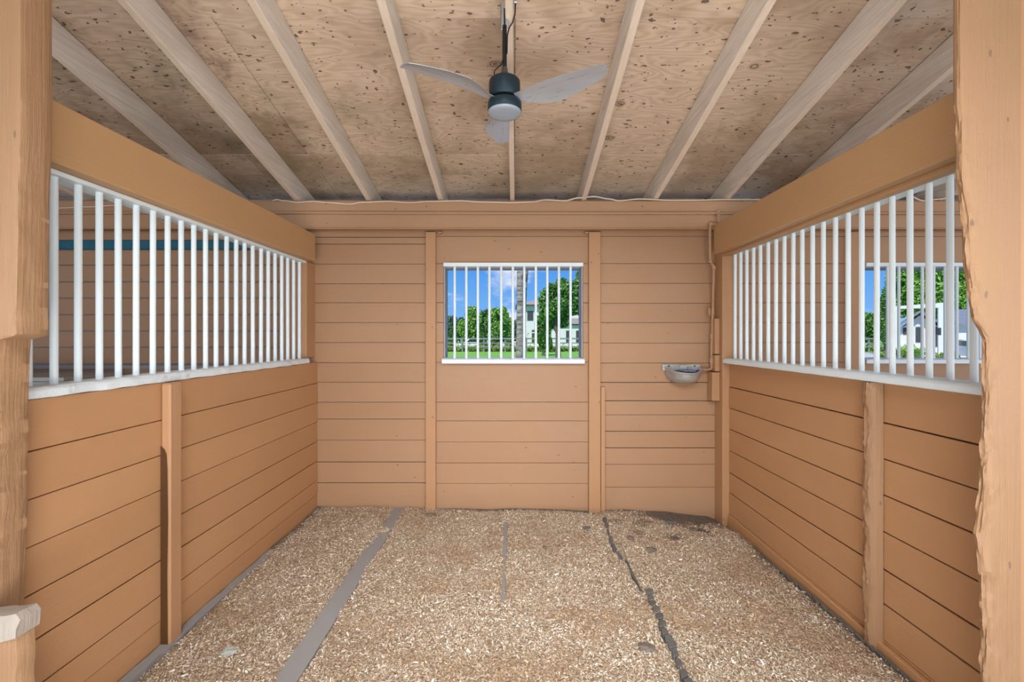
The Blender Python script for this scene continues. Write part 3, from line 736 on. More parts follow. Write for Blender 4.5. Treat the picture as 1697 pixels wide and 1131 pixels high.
# ------------------------------------------------------------ ceiling fan
FX, FY = -.0415, 2.27
fan = empty('ceiling_fan', (FX, FY, 2.715)); tag(fan, 'three-blade dark ceiling fan with round light hanging from the middle rafter', 'ceiling fan')
MB().lathe([(0, .100), (.040, .100), (.068, .094), (.076, .088), (.078, .080), (.078, .006), (.074, .000), (.060, -.003), (0, -.003)], n=48).build('motor_housing', M['fan_black'], fan, smooth=True)
MB().lathe([(.055, .004), (.055, -.02)], n=32).build('hub', M['rod'], fan, smooth=True)
MB().lathe([(0, -.012), (.070, -.012), (.080, -.016), (.0845, -.024), (.0845, -.060), (.082, -.064), (0, -.064)], n=48).build('light_housing', M['fan_black'], fan, smooth=True)
MB().lathe([(.0825, -.0645), (.083, -.068), (.080, -.074), (.070, -.079), (.045, -.083), (0, -.085)], n=48).build('light_diffuser', M['lens'], fan, smooth=True)
MB().lathe([(.010, .158), (.014, .156), (.017, .135), (.028, .112), (.031, .100), (0, .100)], n=24).build('cup', M['cup'], fan, smooth=True)
MB().tube([(0, 0, .14), (0, 0, .365)], .0115, 14).build('downrod', M['rod'], fan, smooth=True)
bm_ = MB(); bm_.box(-.020, .020, -.004, .0, .345, .480); bm_.box(-.020, -.016, -.004, .022, .345, .480); bm_.box(.006, .0095, -.004, .030, .345, .480)
bm_.build('mounting_bracket', M['galv'], fan, bevel=.001)
sl = MB().box(-.004, .004, -.0065, -.0042, .37, .45); sl.tube([(0, -.010, .35), (0, -.010, .36)], .007, 8); sl.build('bracket_bolt', M['rod'], fan)
MB().box(-.03, -.012, -.035, -.012, .29, .30).v
MB().tube([(.054, .0, .565), (.054, .0, .47), (.052, -.006, .42), (.040, -.012, .375), (.022, -.014, .345), (.014, -.014, .31), (.013, -.012, .27), (.012, -.012, .22)], .0034, 8).build('supply_cord', M['rod'], fan, smooth=True)
MB().box(.044, .064, -.012, .012, .475, .520).build('cord_connector', M['galv'], fan, bevel=.003)
MB().tube([(-.010, -.008, .19), (-.016, -.01, .165), (-.034, -.012, .150), (-.050, -.012, .135), (-.052, -.010, .112), (-.046, -.005, .094)], .0028, 8).build('motor_cord', M['rod'], fan, smooth=True)
def blade_mesh():
    mb = MB(); vs = []; fs = []; n = 34; m = 12
    ch = [(0, .062), (.08, .070), (.18, .104), (.30, .134), (.42, .146), (.6, .134), (.8, .106), (.92, .084), (.97, .072), (.99, .058), (1.0, .044)]
    def chord(t):
        for (a, x), (b, y) in zip(ch, ch[1:]):
            if a <= t <= b: return x+(y-x)*(t-a)/(b-a)
        return ch[-1][1]
    r0, r1 = .068, .522
    for i in range(n+1):
        t = i/n; t = 1-(1-t)**1.25 if t > 0 else 0
        r = r0+(r1-r0)*t; c = chord(t); p = R(17-7*t)
        sweep = -.020+.0*t+c/2-.012
        zz = -.012+.020*t*t+.006*math.sin(PI*t)
        for lay in (0, 1):
            for k in range(m+1):
                s = k/m-.5; camber = .010*(1-4*s*s)*(c/.14); th = (.0028 if lay else -.0028)*(1-(2*s)**4*.7)
                y = s*c+sweep; z = camber+th
                vs.append((r, y*math.cos(p)+z*math.sin(p), zz-s*c*math.sin(p)+z*math.cos(p)))
    w = 2*(m+1)
    for i in range(n):
        for k in range(m):
            a = i*w+k; fs.append((a, a+w, a+w+1, a+1)); a += m+1; fs.append((a, a+1, a+w+1, a+w))
        fs.append((i*w, i*w+m+1, (i+1)*w+m+1, (i+1)*w)); fs.append((i*w+m, (i+1)*w+m, (i+1)*w+2*m+1, i*w+2*m+1))
    for i in (0, n):
        for k in range(m): a = i*w+k; fs.append((a, a+1, a+m+2, a+m+1))
    return mb.add(vs, fs)
bo = None
for a in (91.5, 211.5, 331.5):
    if bo is None: o = blade_mesh().build('blade', M['blade'], fan, smooth=True); bo = o
    else: o = bo.copy(); col.objects.link(o); o.parent = fan
    o.rotation_euler = (0, 0, R(a))

# ------------------------------------------------------------ floor and bedding
rng_ = np.random.default_rng(4)
_per = rng_.random((64, 64))
def vnoise(x, y, s):
    x = x*s+100; y = y*s+100; xi = np.floor(x).astype(int); yi = np.floor(y).astype(int); fx = x-xi; fy = y-yi
    fx = fx*fx*(3-2*fx); fy = fy*fy*(3-2*fy); g = lambda a, b: _per[a % 64, b % 64]
    return (g(xi, yi)*(1-fx)+g(xi+1, yi)*fx)*(1-fy)+(g(xi, yi+1)*(1-fx)+g(xi+1, yi+1)*fx)*fy
def fh(x, y):
    """height of the bedding"""
    t = np.clip((x+1.75)/3.6, 0, 1)
    h = .012-.040*t*t+.030*(vnoise(x, y, 1.7)-.5)+.022*(vnoise(x, y, 4.3)-.5)+.010*(vnoise(x, y, 11)-.5)
    h = h-.035*np.clip((x-.6)/1.2, 0, 1)*np.clip((y-3.4)/.6, 0, 1)
    # scraped clean along the floor boards
    wob = .016*(vnoise(x*0+3, y, 7)-.5)+.02*(vnoise(x, y, 3)-.5)
    h = h-.030*np.exp(-((x+1.008+wob)/.058)**4)*np.clip((vnoise(x, y, 5)*.5+vnoise(x, y, 14)*.5-.18)*6, 0, 1)
    h = h-.022*np.exp(-((x+.058+wob*.6)/.018)**4)*np.clip((y-2.55)*8, 0, 1)*np.clip((3.75-y)*8, 0, 1)
    h = h-.022*np.exp(-((x-.765-wob)/.028)**4)*np.clip((vnoise(x, y, 6)-.25)*5, 0, 1)
    h = h-.020*np.clip(1-(x+1.737)/.09, 0, 1)*np.clip((3.3-y)*4, 0, 1)
    h = h-.030*np.clip(1-(1.83-x)/.10, 0, 1)
    return h
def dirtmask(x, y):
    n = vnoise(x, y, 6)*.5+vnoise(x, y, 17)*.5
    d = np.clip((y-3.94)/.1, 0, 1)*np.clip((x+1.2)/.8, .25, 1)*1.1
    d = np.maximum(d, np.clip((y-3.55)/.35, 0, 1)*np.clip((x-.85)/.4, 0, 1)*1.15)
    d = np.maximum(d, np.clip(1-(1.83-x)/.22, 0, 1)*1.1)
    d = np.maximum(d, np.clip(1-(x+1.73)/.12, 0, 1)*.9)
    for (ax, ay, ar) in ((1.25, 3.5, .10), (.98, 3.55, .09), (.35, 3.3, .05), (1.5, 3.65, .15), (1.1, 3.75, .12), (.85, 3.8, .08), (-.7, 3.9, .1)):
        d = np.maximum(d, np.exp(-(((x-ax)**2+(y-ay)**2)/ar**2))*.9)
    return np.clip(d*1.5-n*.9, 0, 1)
nx, ny = 240, 190
gx = np.linspace(-1.735, 1.838, nx); gy = np.linspace(1.25, BY-.006, ny)
X, Y = np.meshgrid(gx, gy, indexing='ij'); Z = fh(X, Y)
# keep boards proud of the bedding where it is scraped away
co = np.stack([X, Y, Z], -1).reshape(-1, 3)
ii = np.arange((nx-1)*(ny-1)); a = (ii//(ny-1))*ny+ii%(ny-1)
faces = np.stack([a, a+ny, a+ny+1, a+1], -1)
def npmesh(name, co, faces, mat, smooth=False):
    k = faces.shape[1]; me = bpy.data.meshes.new(name)
    me.vertices.add(len(co)); me.vertices.foreach_set('co', co.astype(np.float32).ravel())
    me.loops.add(faces.size); me.loops.foreach_set('vertex_index', faces.astype(np.int32).ravel())
    me.polygons.add(len(faces)); me.polygons.foreach_set('loop_start', np.arange(0, faces.size, k, dtype=np.int32))
    if smooth: me.polygons.foreach_set('use_smooth', np.ones(len(faces), bool))
    me.update(calc_edges=True); me.materials.append(mat)
    o = bpy.data.objects.new(name, me); col.objects.link(o); return o
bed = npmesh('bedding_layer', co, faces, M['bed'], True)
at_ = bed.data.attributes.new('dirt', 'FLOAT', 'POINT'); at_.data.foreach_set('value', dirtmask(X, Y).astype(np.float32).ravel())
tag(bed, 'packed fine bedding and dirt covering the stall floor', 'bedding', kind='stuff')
def shavings(n, smin, smax, seed, y0=1.75):
    g = np.random.default_rng(seed)
    x = g.uniform(-1.72, 1.825, n*2); y = y0+(BY-.03-y0)*g.random(n*2)**1.12
    keep = (dirtmask(x, y) < g.random(n*2)*.95+.03)
    strip = (np.abs(x+1.008) < .048) & (fh(x, y) < -.016); keep &= ~(strip & (g.random(n*2) < .84))
    st2 = (np.abs(x-.765) < .03) & (fh(x, y) < -.022); keep &= ~(st2 & (g.random(n*2) < .8))
    st3 = (np.abs(x+.058) < .013) & (y > 2.6) & (y < 3.7); keep &= ~(st3 & (g.random(n*2) < .85))
    x = x[keep][:n]; y = y[keep][:n]; n = len(x)
    L_ = g.uniform(smin, smax, n); W_ = L_*g.uniform(.16, .5, n); yaw = g.uniform(0, 2*np.pi, n)
    tilt = g.normal(0, .38, n); roll = g.normal(0, .45, n); bend = g.uniform(-.5, .7, n)*L_*.5
    z = fh(x, y)+g.uniform(.001, .010, n)
    V_ = np.zeros((n, 6, 3)); u = np.array([-.5, 0, .5]); 
    for i in range(3):
        for j in range(2):
            V_[:, i*2+j, 0] = u[i]*L_; V_[:, i*2+j, 1] = (j-.5)*W_*(1 if i == 1 else .75); V_[:, i*2+j, 2] = bend*(0 if i != 1 else 1)*.6
    c, s = np.cos(tilt), np.sin(tilt); px = V_[..., 0]*c[:, None]+V_[..., 2]*s[:, None]; pz = -V_[..., 0]*s[:, None]+V_[..., 2]*c[:, None]; py = V_[..., 1]
    c, s = np.cos(roll), np.sin(roll); py, pz = py*c[:, None]-pz*s[:, None], py*s[:, None]+pz*c[:, None]
    c, s = np.cos(yaw), np.sin(yaw); qx = px*c[:, None]-py*s[:, None]; qy = px*s[:, None]+py*c[:, None]
    co = np.stack([qx+x[:, None], qy+y[:, None], pz+z[:, None]], -1).reshape(-1, 3)
    b = np.arange(n)[:, None]*6; f = np.concatenate([b+np.array([0, 2, 3, 1]), b+np.array([2, 4, 5, 3])], 0)
    return co, f
c1, f1 = shavings(215000, .005, .0135, 1); c2, f2 = shavings(7000, .014, .024, 2)
sh = npmesh('wood_shavings', np.concatenate([c1, c2]), np.concatenate([f1, f2+len(c1)]), M['chips'])
tag(sh, 'loose cream and brown wood shavings spread over the stall floor', 'wood shavings', kind='stuff')
fl = tag(MB().box(-9.5, 9.5, -3, BY+.16, -.35, -.13).build('floor', M['dark']), kind='structure')

def strip(x0, x1, y0, y1, z0, z1, name, mat, label, cat, jag=0, n=60, seed=1):
    mb = MB(); vs = []; fs = []
    for i in range(n+1):
        Y_ = y0+(y1-y0)*i/n; a = jag*mnoise.fractal(Vector((seed, Y_*8, 0)), 1, 2, 4); b = jag*mnoise.fractal(Vector((seed+9, Y_*8, 0)), 1, 2, 4); z = z1+.003*mnoise.noise(Vector((Y_*4, seed, 0)))
        vs += [(x0+a, Y_, z0), (x1+b, Y_, z0), (x1+b, Y_, z), (x0+a, Y_, z)]
    for i in range(n):
        for q in range(4): fs.append((i*4+q, i*4+(q+1)%4, i*4+4+(q+1)%4, i*4+4+q))
    fs += [(3, 2, 1, 0), (n*4, n*4+1, n*4+2, n*4+3)]
    return tag(mb.add(vs, fs).build(name, M[mat]), label, cat)
strip(-1.060, -.955, 1.3, BY-.01, -.10, .004, 'floor_board', 'greyboard', 'long weathered grey board in the floor, left of centre', 'board', .003, seed=1)
strip(-.070, -.046, 2.58, 3.74, -.10, .004, 'mat_edge', 'greyboard', 'short thin grey strip in the middle of the bedding', 'strip', .003, seed=4)
strip(-1.735, -1.685, 1.8, 3.35, -.10, .012, 'floor_board', 'greyboard', 'grey board lying along the foot of the left partition', 'board', .006, seed=6)
# toothed rubber mat edges
def teeth(pts, w, n, name, label, seed, z=.0):
    g = random.Random(seed); root = empty(name, (pts[0][0], pts[0][1], 0)); tag(root, label, 'mat edge')
    q = [Vector((a, b, 0)) for a, b in pts]
    L_ = [0]
    for a, b in zip(q, q[1:]): L_.append(L_[-1]+(b-a).length)
    def P(s):
        for i in range(len(q)-1):
            if s <= L_[i+1]: return q[i].lerp(q[i+1], (s-L_[i])/(L_[i+1]-L_[i]))
        return q[-1]
    mb = MB(); T = L_[-1]
    for i in range(n):
        s0 = T*i/n; s1 = T*(i+.80)/n; a = P(s0); b = P(s1); d = (b-a).normalized(); nn = Vector((d.y, -d.x, 0)); ww = w*g.uniform(.6, 1.2)
        zt = z+.012+float(fh(np.array(a.x), np.array(a.y)))*.5+g.uniform(0, .006)
        pl = [a, a.lerp(b, .35)+nn*ww*.9, b+nn*ww, b+nn*ww*.6+d*.012, b-nn*.004, a-nn*.010]
        mb.prism([(p.x, p.y) for p in pl], zt-.05, zt, 'z')
    o = mb.build('toothed_rim', M['rubber'], bevel=.002); local(o, root)
    return root
teeth([(.765, 1.75), (.765, 2.05), (.775, 2.3), (.79, 2.62), (.80, 2.74)], .034, 17, 'rubber_mat_edge', 'black toothed rubber mat edge running towards the camera, right of centre', 4)
teeth([(.74, 3.1), (.715, 3.3), (.735, 3.5), (.76, 3.85)], .022, 6, 'rubber_mat_edge', 'dark rubber mat edge near the back wall, right of centre', 5)
teeth([(1.80, 2.0), (1.79, 2.6), (1.785, 3.05)], .018, 16, 'rubber_mat_edge', 'black toothed mat edge at the foot of the right partition', 6, -.02)
strip(.770, .782, 2.74, 3.12, -.10, -.004, 'mat_seam', 'rubber', 'thin dark seam between the two rubber mat edges', 'seam', .006, seed=9)
# darker bark bits and lumps near the back
k = 0
for (px, py, s, w, l) in ((1110, 864, .03, 'dark bark chunk in the bedding, nearest the back right wall', 'bark chunk'), (973, 880, .022, 'dark crumb of bark right of the window battens', 'bark chunk'),
        (1045, 893, .022, 'brown clod in the bedding, left of the back right corner', 'clod'), (903, 912, .014, 'small dark clod in the middle of the bedding', 'clod'), (1078, 912, .03, 'flat dark clod in the bedding at right', 'clod'),
        (1148, 875, .028, 'dark clump below the water bowl', 'clod'), (1070, 1078, .03, 'olive brown dropping in the front right bedding', 'dropping'), (662, 931, .018, 'pale chip lying beside the long grey board', 'wood chip'),
        (761, 849, .016, 'pale chip close to the back wall under the window', 'wood chip'), (380, 1083, .03, 'pale grey stone in the front left bedding', 'stone')):
    Yp = F*CH/(py-558); Xp = (px-850)/F*Yp; z = float(fh(np.array(Xp), np.array(Yp)))
    bm = bmesh.new(); bmesh.ops.create_icosphere(bm, subdivisions=3, radius=s)
    for v in bm.verts:
        v.co *= 1+.45*mnoise.fractal(v.co*45+Vector((k, 0, 0)), 1, 2, 3); v.co.z *= .38; v.co.x *= 1.3
    me = bpy.data.meshes.new(l.replace(' ', '_')); bm.to_mesh(me); bm.free()
    me.materials.append(M['rubber'] if 'bark' in l else (M['palegrey'] if l in ('stone',) else (M['chips'] if 'chip' in l else M['bark'])))
    o = bpy.data.objects.new(l.replace(' ', '_'), me); col.objects.link(o); o.location = (Xp, Yp, z+s*.22+.004); tag(o, w, l.split()[-1]); k += 1

# ------------------------------------------------------------ outdoors
GZ = -.16
gr = MB().box(-400, 400, 13.0, 500, GZ-.5, GZ).build('ground', M['grass']); gr['kind'] = 'structure'
MB().box(-60, 60, -30, 12.99, GZ-.6, GZ-.05).build('ground_yard_unseen', M['drive'])['kind'] = 'structure'  # unseen pale paving, carried past the back wall to cut green bounce on the eaves
def g(px, Y): return (px-850)/F*Y
def leafcloud(cx, cy, cz, rx, ry, rz, n, size, seed, blobs=26, flat=False):
    q = np.random.default_rng(seed)
    d = q.normal(size=(blobs, 3)); d /= np.linalg.norm(d, axis=1)[:, None]; d *= q.uniform(.35, .8, blobs)[:, None]
    if flat: d[:, 2] = np.abs(d[:, 2])
    bi = q.integers(0, blobs, n); e = q.normal(size=(n, 3)); e /= np.linalg.norm(e, axis=1)[:, None]; br = q.uniform(.22, .42, blobs)[bi]*q.uniform(.6, 1.08, n)
    p = (d[bi]+e*br[:, None])*np.array([rx, ry, rz])+np.array([cx, cy, cz])
    t = q.normal(size=(n, 3)); t /= np.linalg.norm(t, axis=1)[:, None]; b = np.cross(t, q.normal(size=(n, 3))); b /= np.linalg.norm(b, axis=1)[:, None]
    s = size*q.uniform(.6, 1.3, n)[:, None]
    co = np.stack([p-t*s, p-b*s*.5, p+t*s, p+b*s*.5], 1).reshape(-1, 3)
    return co, np.arange(n*4).reshape(-1, 4)
def tree(px, Y, top_y, half_w_px, label, mat, n=6000, size=.16, seed=1, low=None, name='tree', trunk=True, flat=False, group=None, cat='tree'):
    X_ = g(px, Y); zt = CH+(558-top_y)/F*Y; rx = half_w_px/F*Y; zl = GZ+.35 if low is None else CH+(558-low)/F*Y
    if flat: zl = GZ
    rz = (zt-zl)/2; cz = (zt+zl)/2
    root = empty(name, (X_, Y, GZ)); tag(root, label, cat, group)
    if flat: c_, f_ = leafcloud(0, 0, 0, rx, rx*.8, zt-GZ, n, size, seed, 16, True)
    else: c_, f_ = leafcloud(0, 0, cz-GZ, rx, rx*.8, rz*.98, n, size, seed)
    o = npmesh('foliage', c_, f_, M[mat]); o.parent = root
    if trunk:
        q = random.Random(seed); h = cz-GZ; mb = MB()
        mb.tube([(0, 0, 0), (q.uniform(-.1, .1), 0, h*.45), (q.uniform(-.25, .25), 0, h)], [.035*h+.06, .028*h+.04, .03], 10)
        for k in range(4):
            a = q.uniform(0, 6.28); mb.tube([(0, 0, h*.42), (math.cos(a)*rx*.3, math.sin(a)*rx*.3, h*.8), (math.cos(a)*rx*.6, math.sin(a)*rx*.5, h*1.15)], [.02*h+.03, .012*h+.02, .02], 8)
        mb.build('trunk', M['bark'], root, smooth=True)
    return root
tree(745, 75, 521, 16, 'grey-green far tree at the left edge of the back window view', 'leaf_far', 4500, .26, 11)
tree(778, 62, 507, 20, 'bright green round tree, left one of the pair beyond the fence', 'leaf_bright', 9000, .20, 12)
tree(826, 60, 505, 22, 'bright green round tree just left of the palm trunk beyond the fence', 'leaf_bright', 9000, .20, 13)
tree(801, 66, 509, 14, 'green tree between the two round trees beyond the fence', 'leaf_mid', 5000, .20, 14)
tree(900, 40, 506, 14, 'dark small tree in front of the tall white house', 'leaf_mid', 5000, .14, 15)
tree(925, 30, 458, 34, 'large dark green tree on the right of the back window view', 'leaf_mid', 16000, .13, 16, low=549)
tree(975, 31, 430, 34, 'tall green tree cut by the right edge of the back window', 'leaf_mid', 14000, .13, 17, low=552)
for i, (px, Y_, ty, hw, lb) in enumerate(((749, 57, 540, 11, 'small shrub under the far tree at the window left edge'), (798, 56, 549, 9, 'clipped round shrub under the left round tree'), (821, 56, 551, 9, 'clipped round shrub between the tree trunks beyond the fence'), (844, 56, 550, 8, 'clipped round shrub beside the palm trunk'),
        (900, 52, 553, 5, 'low bushy plant at the fence, right of the palm trunk'), (912, 49.0, 556, 4.5, 'green shrub growing up the fence below the large tree'))):
    tree(px, Y_, ty, hw, lb, 'leaf_lawn', 2500, .12, 30+i, name='shrub', trunk=False, flat=True, cat='shrub', group='shrubs along the paddock fence')
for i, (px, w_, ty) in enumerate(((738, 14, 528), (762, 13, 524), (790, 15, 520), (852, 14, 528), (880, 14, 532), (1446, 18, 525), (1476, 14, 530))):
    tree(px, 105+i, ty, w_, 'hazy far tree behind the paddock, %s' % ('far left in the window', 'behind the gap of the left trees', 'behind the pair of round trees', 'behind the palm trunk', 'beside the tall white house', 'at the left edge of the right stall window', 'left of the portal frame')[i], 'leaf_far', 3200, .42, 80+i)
# low growth along the fence foot
c_, f_ = [], []
q = np.random.default_rng(8); n = 26000
p = np.stack([q.uniform(-22, 50, n), 51.2+q.normal(0, .3, n), GZ+np.abs(q.normal(0, .26, n))*(.5+vnoise(q.uniform(0, 1, n)*0+1, np.linspace(0, 1, n), 1))], -1)
t = q.normal(size=(n, 3)); t /= np.linalg.norm(t, axis=1)[:, None]; b = np.cross(t, q.normal(size=(n, 3))); b /= np.linalg.norm(b, axis=1)[:, None]
co = np.stack([p-t*.12, p-b*.06, p+t*.12, p+b*.06], 1).reshape(-1, 3)
tag(npmesh('weeds', co, np.arange(n*4).reshape(-1, 4), M['leaf_yellow']), 'yellow-green weeds along the foot of the paddock fence', 'weeds', kind='stuff')
# paddock fence
fe = empty('paddock_fence', (0, 50, GZ)); tag(fe, 'grey board paddock fence across the far side of the lawn', 'fence')
FT = CH-.16
for i in range(32):
    x = -22+i*2.35
    local(MB().box(x-.07, x+.07, 49.93, 50.07, GZ, FT+.03).build('fence_post', M['fence']), fe)
for k, (z0, z1) in enumerate(((FT-.16, FT), (FT-.62, FT-.50), (FT-1.02, FT-.92))):
    local(MB().box(-22.2, 51, 49.88, 49.925, z0, z1).build('rail', M['fence']), fe)
# palm trunks
def palm(px_b, px_t, Y, r, label, seed, H):
    root = empty('palm_tree', (g(px_b, Y), Y, GZ)); tag(root, label, 'palm tree')
    lean = (g(px_t, Y)-g(px_b, Y))/(CH+(558-447)/F*Y-GZ)
    mb = MB(); pts = []; rr_ = []
    for i in range(60):
        z = H*i/59; pts.append((lean*z+.06*math.sin(z*.8+seed), 0, z)); rr_.append(r*(1.12-.75*i/59)*(1+.06*math.sin(i*2.3)+.04*math.sin(i*5.1)))
    mb.tube(pts, rr_, 16).build('trunk', M['palm_bark'], root, smooth=True)
    top = Vector(pts[-1]); q = random.Random(seed)
    for k in range(14):
        a = 2*PI*k/14+q.uniform(-.2, .2); up = q.uniform(.2, 1.1); fr = MB(); prev = None; L_ = 2.6
        for s in range(12):
            t_ = s/11; c0 = top+Vector((math.cos(a)*L_*t_, math.sin(a)*L_*t_, up*t_*1.6-2.6*t_*t_))
            if prev is not None:
                side = Vector((-math.sin(a), math.cos(a), 0)); l = .75*math.sin(PI*min(1, t_+.1))+.1
                for sg in (-1, 1):
                    tip = c0+side*sg*l+Vector((math.cos(a)*.2, math.sin(a)*.2, -.35*l)); fr.add([prev, c0, tip], [(0, 1, 2)])
            prev = c0
        fr.build('frond', M['leaf_mid'], root)
    return root
palm(857.5, 865, 17, .155, 'mottled grey palm trunk in the middle of the back window', 1, 9.5)
palm(866.5, 874.5, 21, .075, 'thinner second palm trunk just behind the mottled one', 2, 10.5)
# houses
def window_part(parent, x0, x1, y, z0, z1, frame='trimdark'):
    f = local(MB().box(x0-.08, x1+.08, y-.05, y-.004, z0-.08, z1+.08).build('house_window', M[frame]), parent)
    p = MB().box(x0, x1, y-.07, y-.052, z0, z1).build('pane', M['glass_dark']); p.parent = f; p.matrix_parent_inverse = f.matrix_parent_inverse
def hip(mb, x0, x1, y0, y1, z0, z1, ov=.7):
    x0 -= ov; x1 += ov; y0 -= ov; y1 += ov; d = min(x1-x0, y1-y0)/2; cy = (y0+y1)/2
    mb.add([(x0, y0, z0), (x1, y0, z0), (x1, y1, z0), (x0, y1, z0), (x0+d, cy, z1), (x1-d, cy, z1)], [(0, 1, 5, 4), (1, 2, 5), (2, 3, 4, 5), (3, 0, 4), (3, 2, 1, 0)]); return mb
h = empty('house', (6, 82, GZ)); tag(h, 'tall white house with tiled hip roof behind the palm trunk', 'house')
local(MB().box(1.3, 13.5, 80, 91, GZ, 7.1).build('wall', M['stucco']), h)
local(hip(MB(), 1.3, 13.5, 80, 91, 7.1, 9.0).build('roof', M['tile']), h)
local(MB().box(.5, 14.3, 79.2, 91.8, 6.92, 7.09).build('eaves', M['trimdark']), h)
local(MB().box(5.4, 15, 73, 79.9, GZ, 3.5).build('wing', M['stucco']), h)
local(hip(MB(), 5.4, 15, 73, 79.9, 3.52, 4.6, .5).build('wing_roof', M['tile']), h)
local(MB().box(4.95, 15.4, 72.6, 79.95, 3.36, 3.5).build('wing_eaves', M['trimdark']), h)
for (a, b, y_, z0, z1) in ((2.6, 3.5, 80, 4.4, 5.9), (8.6, 9.2, 73, .6, 2.4), (10.2, 11.2, 73, .6, 2.4), (12.2, 13.4, 73, .6, 2.4), (3.4, 4.4, 80, .5, 2.6)): window_part(h, a, b, y_, z0, z1)
pg = empty('pergola', (3.5, 66, GZ)); tag(pg, 'small white pergola in front of the tall white house', 'pergola')
for x in (2.2, 4.6):
    for y in (65, 67): local(MB().box(x-.08, x+.08, y-.08, y+.08, GZ, 2.0).build('leg', M['stucco']), pg)
pr = MB()
for i in range(7): pr.box(1.9, 4.9, 64.8+i*.36, 64.9+i*.36, 2.02, 2.16)
local(pr.build('slats', M['stucco']), pg)
# parked cars behind the fence
def car(loc, rz, label, colr='carwhite', group=None):
    root = empty('car', loc, rz); tag(root, label, 'car', group)
    body = [(-2.2, .32), (-2.25, .62), (-2.1, .88), (-1.2, .98), (-.55, 1.42), (.9, 1.46), (1.6, 1.05), (2.15, .98), (2.25, .6), (2.2, .32)]
    MB().prism(body, -.86, .86).build('body', M[colr], root, bevel=.08, seg=3, smooth=True)
    gl = [(-1.02, 1.0), (-.5, 1.36), (.84, 1.39), (1.35, 1.03)]
    MB().prism(gl, -.875, .875).build('side_glass', M['glass_dark'], root, bevel=.01)
    for x in (-1.4, 1.4):
        for s in (-1, 1):
            w = MB(); w.tube([(x, s*.70, .33), (x, s*.89, .33)], .33, 24); wo = w.build('wheel', M['tyre'], root, bevel=.02)
            hc = MB(); hc.tube([(x, s*.892, .33), (x, s*.90, .33)], .20, 20)
            for k in range(6): a = PI*k/3; hc.box(x-.03+.1*math.cos(a), x+.03+.1*math.cos(a), s*.91-.01, s*.91+.01, .30+.1*math.sin(a), .36+.1*math.sin(a))
            hc.build('hubcap', M['alloy'], wo)
    MB().box(2.16, 2.27, -.8, .8, .68, .82).build('tail_lamp', M['red'], root)
    return root
car((g(786, 57), 57.5, GZ), 0, 'white car parked behind the fence, left of the pair')
car((g(815, 57)+1.2, 60.4, GZ), 0, 'white car parked behind the fence, right of the pair')
# right neighbour window view
tree(1440, 55, 508, 18, 'dark tree at the left edge of the right stall window', 'leaf_mid', 6000, .18, 21)
tree(1467, 43, 474, 15, 'green tree left of the white portal frame', 'leaf_mid', 7000, .14, 22)
tree(1515, 50, 425, 44, 'broad bright tree behind the modern white house, left one', 'leaf_bright', 17000, .22, 23, low=540)
tree(1590, 52, 415, 48, 'broad bright tree behind the modern white house, right one', 'leaf_bright', 17000, .22, 24, low=540)
h2 = empty('house', (30, 38, GZ)); h2.location = ((1524-850)/F*37, 37, GZ); tag(h2, 'modern white house with grey gable roof seen through the right bars', 'house')
D2 = 37
def xx(px): return g(px, D2)
def zz(py, D=D2): return CH+(558-py)/F*D
local(MB().box(xx(1492), xx(1640), D2, D2+2.5, GZ, zz(541)).build('wall', M['stucco']), h2)
ap = xx(1524); e0, e1 = xx(1494), xx(1556)
local(MB().prism([(e0+.2, zz(541)), (e1-.2, zz(541)), (ap, zz(523))], D2-.02, D2+2.5).build('gable_wall', M['stucco']), h2)
gm = MB()
for a, b in ((e0-.3, ap), (ap, e1+.3)):
    za, zb = (zz(542), zz(519)) if a < ap and b == ap else (zz(519), zz(542))
    gm.hexa([(a, D2-.7, za), (b, D2-.7, zb), (b, D2+2.5, zb), (a, D2+2.5, za), (a, D2-.7, za+.18), (b, D2-.7, zb+.18), (b, D2+2.5, zb+.18), (a, D2+2.5, za+.18)])
local(gm.build('gable_roof', M['slate']), h2)
local(MB().add([(xx(1572), D2-2.6, zz(539)), (xx(1660), D2-2.6, zz(539)), (xx(1660), D2+3, zz(512)), (xx(1580), D2+3, zz(512)), (xx(1572), D2-2.6, zz(542)), (xx(1660), D2-2.6, zz(542)), (xx(1660), D2+3, zz(515)), (xx(1580), D2+3, zz(515))],
    [(0, 1, 2, 3), (7, 6, 5, 4), (0, 4, 5, 1), (1, 5, 6, 2), (2, 6, 7, 3), (3, 7, 4, 0)]).build('garage_roof', M['slate']), h2)
local(MB().box(xx(1576), xx(1655), D2-2.2, D2-.01, GZ, zz(541.5)).build('garage_wall', M['stucco']), h2)
for a, b, c, d in ((1498, 1502, 553, 545), (1519, 1523, 566, 544), (1540, 1551, 573, 544), (1526, 1529, 566, 544)): window_part(h2, xx(a), xx(b), D2, zz(c), zz(d))
h2.rotation_euler = (0, 0, R(-37)); h2.scale = (.76, 1, 1)
P2 = 32
pf = empty('portal_frame', (g(1523, P2), P2, GZ)); tag(pf, 'tall white rectangular portal frame standing before the modern white house', 'portal')
def pz(py): return CH+(558-py)/F*P2
local(MB().box(g(1480, P2), g(1489, P2), P2, P2+.5, GZ, pz(511)-.001).build('upright', M['stucco']), pf)
local(MB().box(g(1554, P2), g(1566, P2), P2, P2+.5, GZ, pz(511)-.001).build('upright', M['stucco']), pf)
local(MB().hexa([(g(1480, P2), P2, pz(511)), (g(1566, P2), P2, pz(511)), (g(1566, P2), P2+.5, pz(511)), (g(1480, P2), P2+.5, pz(511)), (g(1480, P2), P2, pz(507)), (g(1566, P2), P2, pz(503)), (g(1566, P2), P2+.5, pz(503)), (g(1480, P2), P2+.5, pz(507))]).build('lintel', M['stucco']), pf)
pf.rotation_euler = (0, 0, R(-37)); pf.scale = (.76, 1, 1)
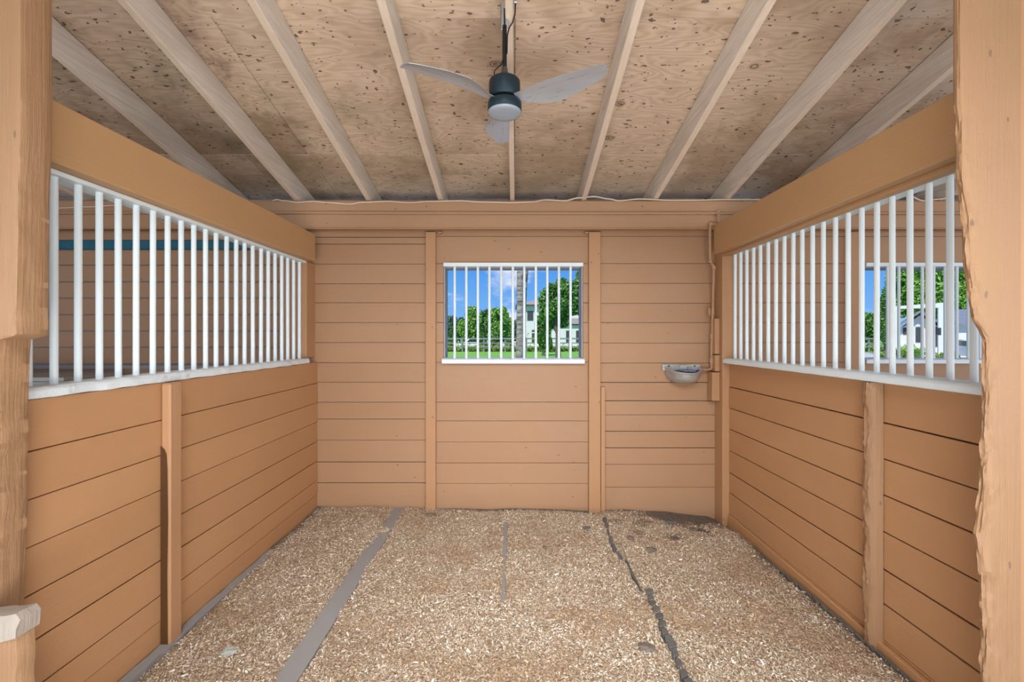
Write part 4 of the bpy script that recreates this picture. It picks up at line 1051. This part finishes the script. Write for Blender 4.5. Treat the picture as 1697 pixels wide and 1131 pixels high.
lt = empty('wall_lamp', (g(1556, 31.0), 31.0, pz(554))); tag(lt, 'dark box lamp on the right upright of the portal frame', 'lamp')
local(MB().box(g(1554.5, 31.0), g(1557.5, 31.0), 30.9, 31.1, pz(556), pz(544)).build('lamp_body', M['trimdark']), lt)
MB().box(g(1430, 30), 60, 29, 46, GZ, GZ+.03).build('driveway', M['drive'])['kind'] = 'structure'
car((31.45, 30.6, GZ+.03), R(62), 'white car at the right edge of the right stall window')
for i, (px, ty, hw, mt, lb) in enumerate(((1462, 585, 6, 'leaf_yellow', 'low yellow-green border plant at the left end of the driveway'), (1484, 581, 6, 'leaf_yellow', 'low border plant at the left foot of the portal frame'), (1500, 583, 5, 'leaf_yellow', 'low border plant under the feathery shrub'),
        (1524, 584, 8, 'leaf_yellow', 'low border plants in the middle of the portal frame'), (1548, 584, 7, 'leaf_yellow', 'low border plants left of the right upright'), (1563, 582, 5, 'leaf_yellow', 'low border plants at the right upright'), (1584, 584, 6, 'leaf_yellow', 'low border plants beside the car wheel'))):
    tree(px, 29, ty, hw, lb, mt, 1600, .09, 60+i, name='border_plant', trunk=False, flat=True, cat='plant', group='border plants by the driveway')
def fern(px, Y, h_, label, seed):
    root = empty('feathery_palm', (g(px, Y), Y, GZ)); tag(root, label, 'plant'); q = random.Random(seed)
    for k in range(16):
        a = q.uniform(0, 6.28); up = q.uniform(.5, 1.0)*h_; rad = q.uniform(.5, 1.0)*h_*.55; fr = MB(); prev = None
        for s in range(9):
            t_ = s/8; c0 = Vector((math.cos(a)*rad*t_, math.sin(a)*rad*t_, up*(1.6*t_-.6*t_*t_)))
            if prev is not None:
                sd_ = Vector((-math.sin(a), math.cos(a), 0))
                for sg in (-1, 1): fr.add([prev, c0, c0+sd_*sg*.28*math.sin(PI*t_)+Vector((0, 0, -.08))], [(0, 1, 2)])
            prev = c0
        fr.build('frond', M['leaf_bright'], root)
fern(1494, 30, 1.35, 'feathery green palm at the left of the portal frame', 2)
fern(1522, 30, 1.2, 'feathery green palm in the middle of the portal frame', 3)
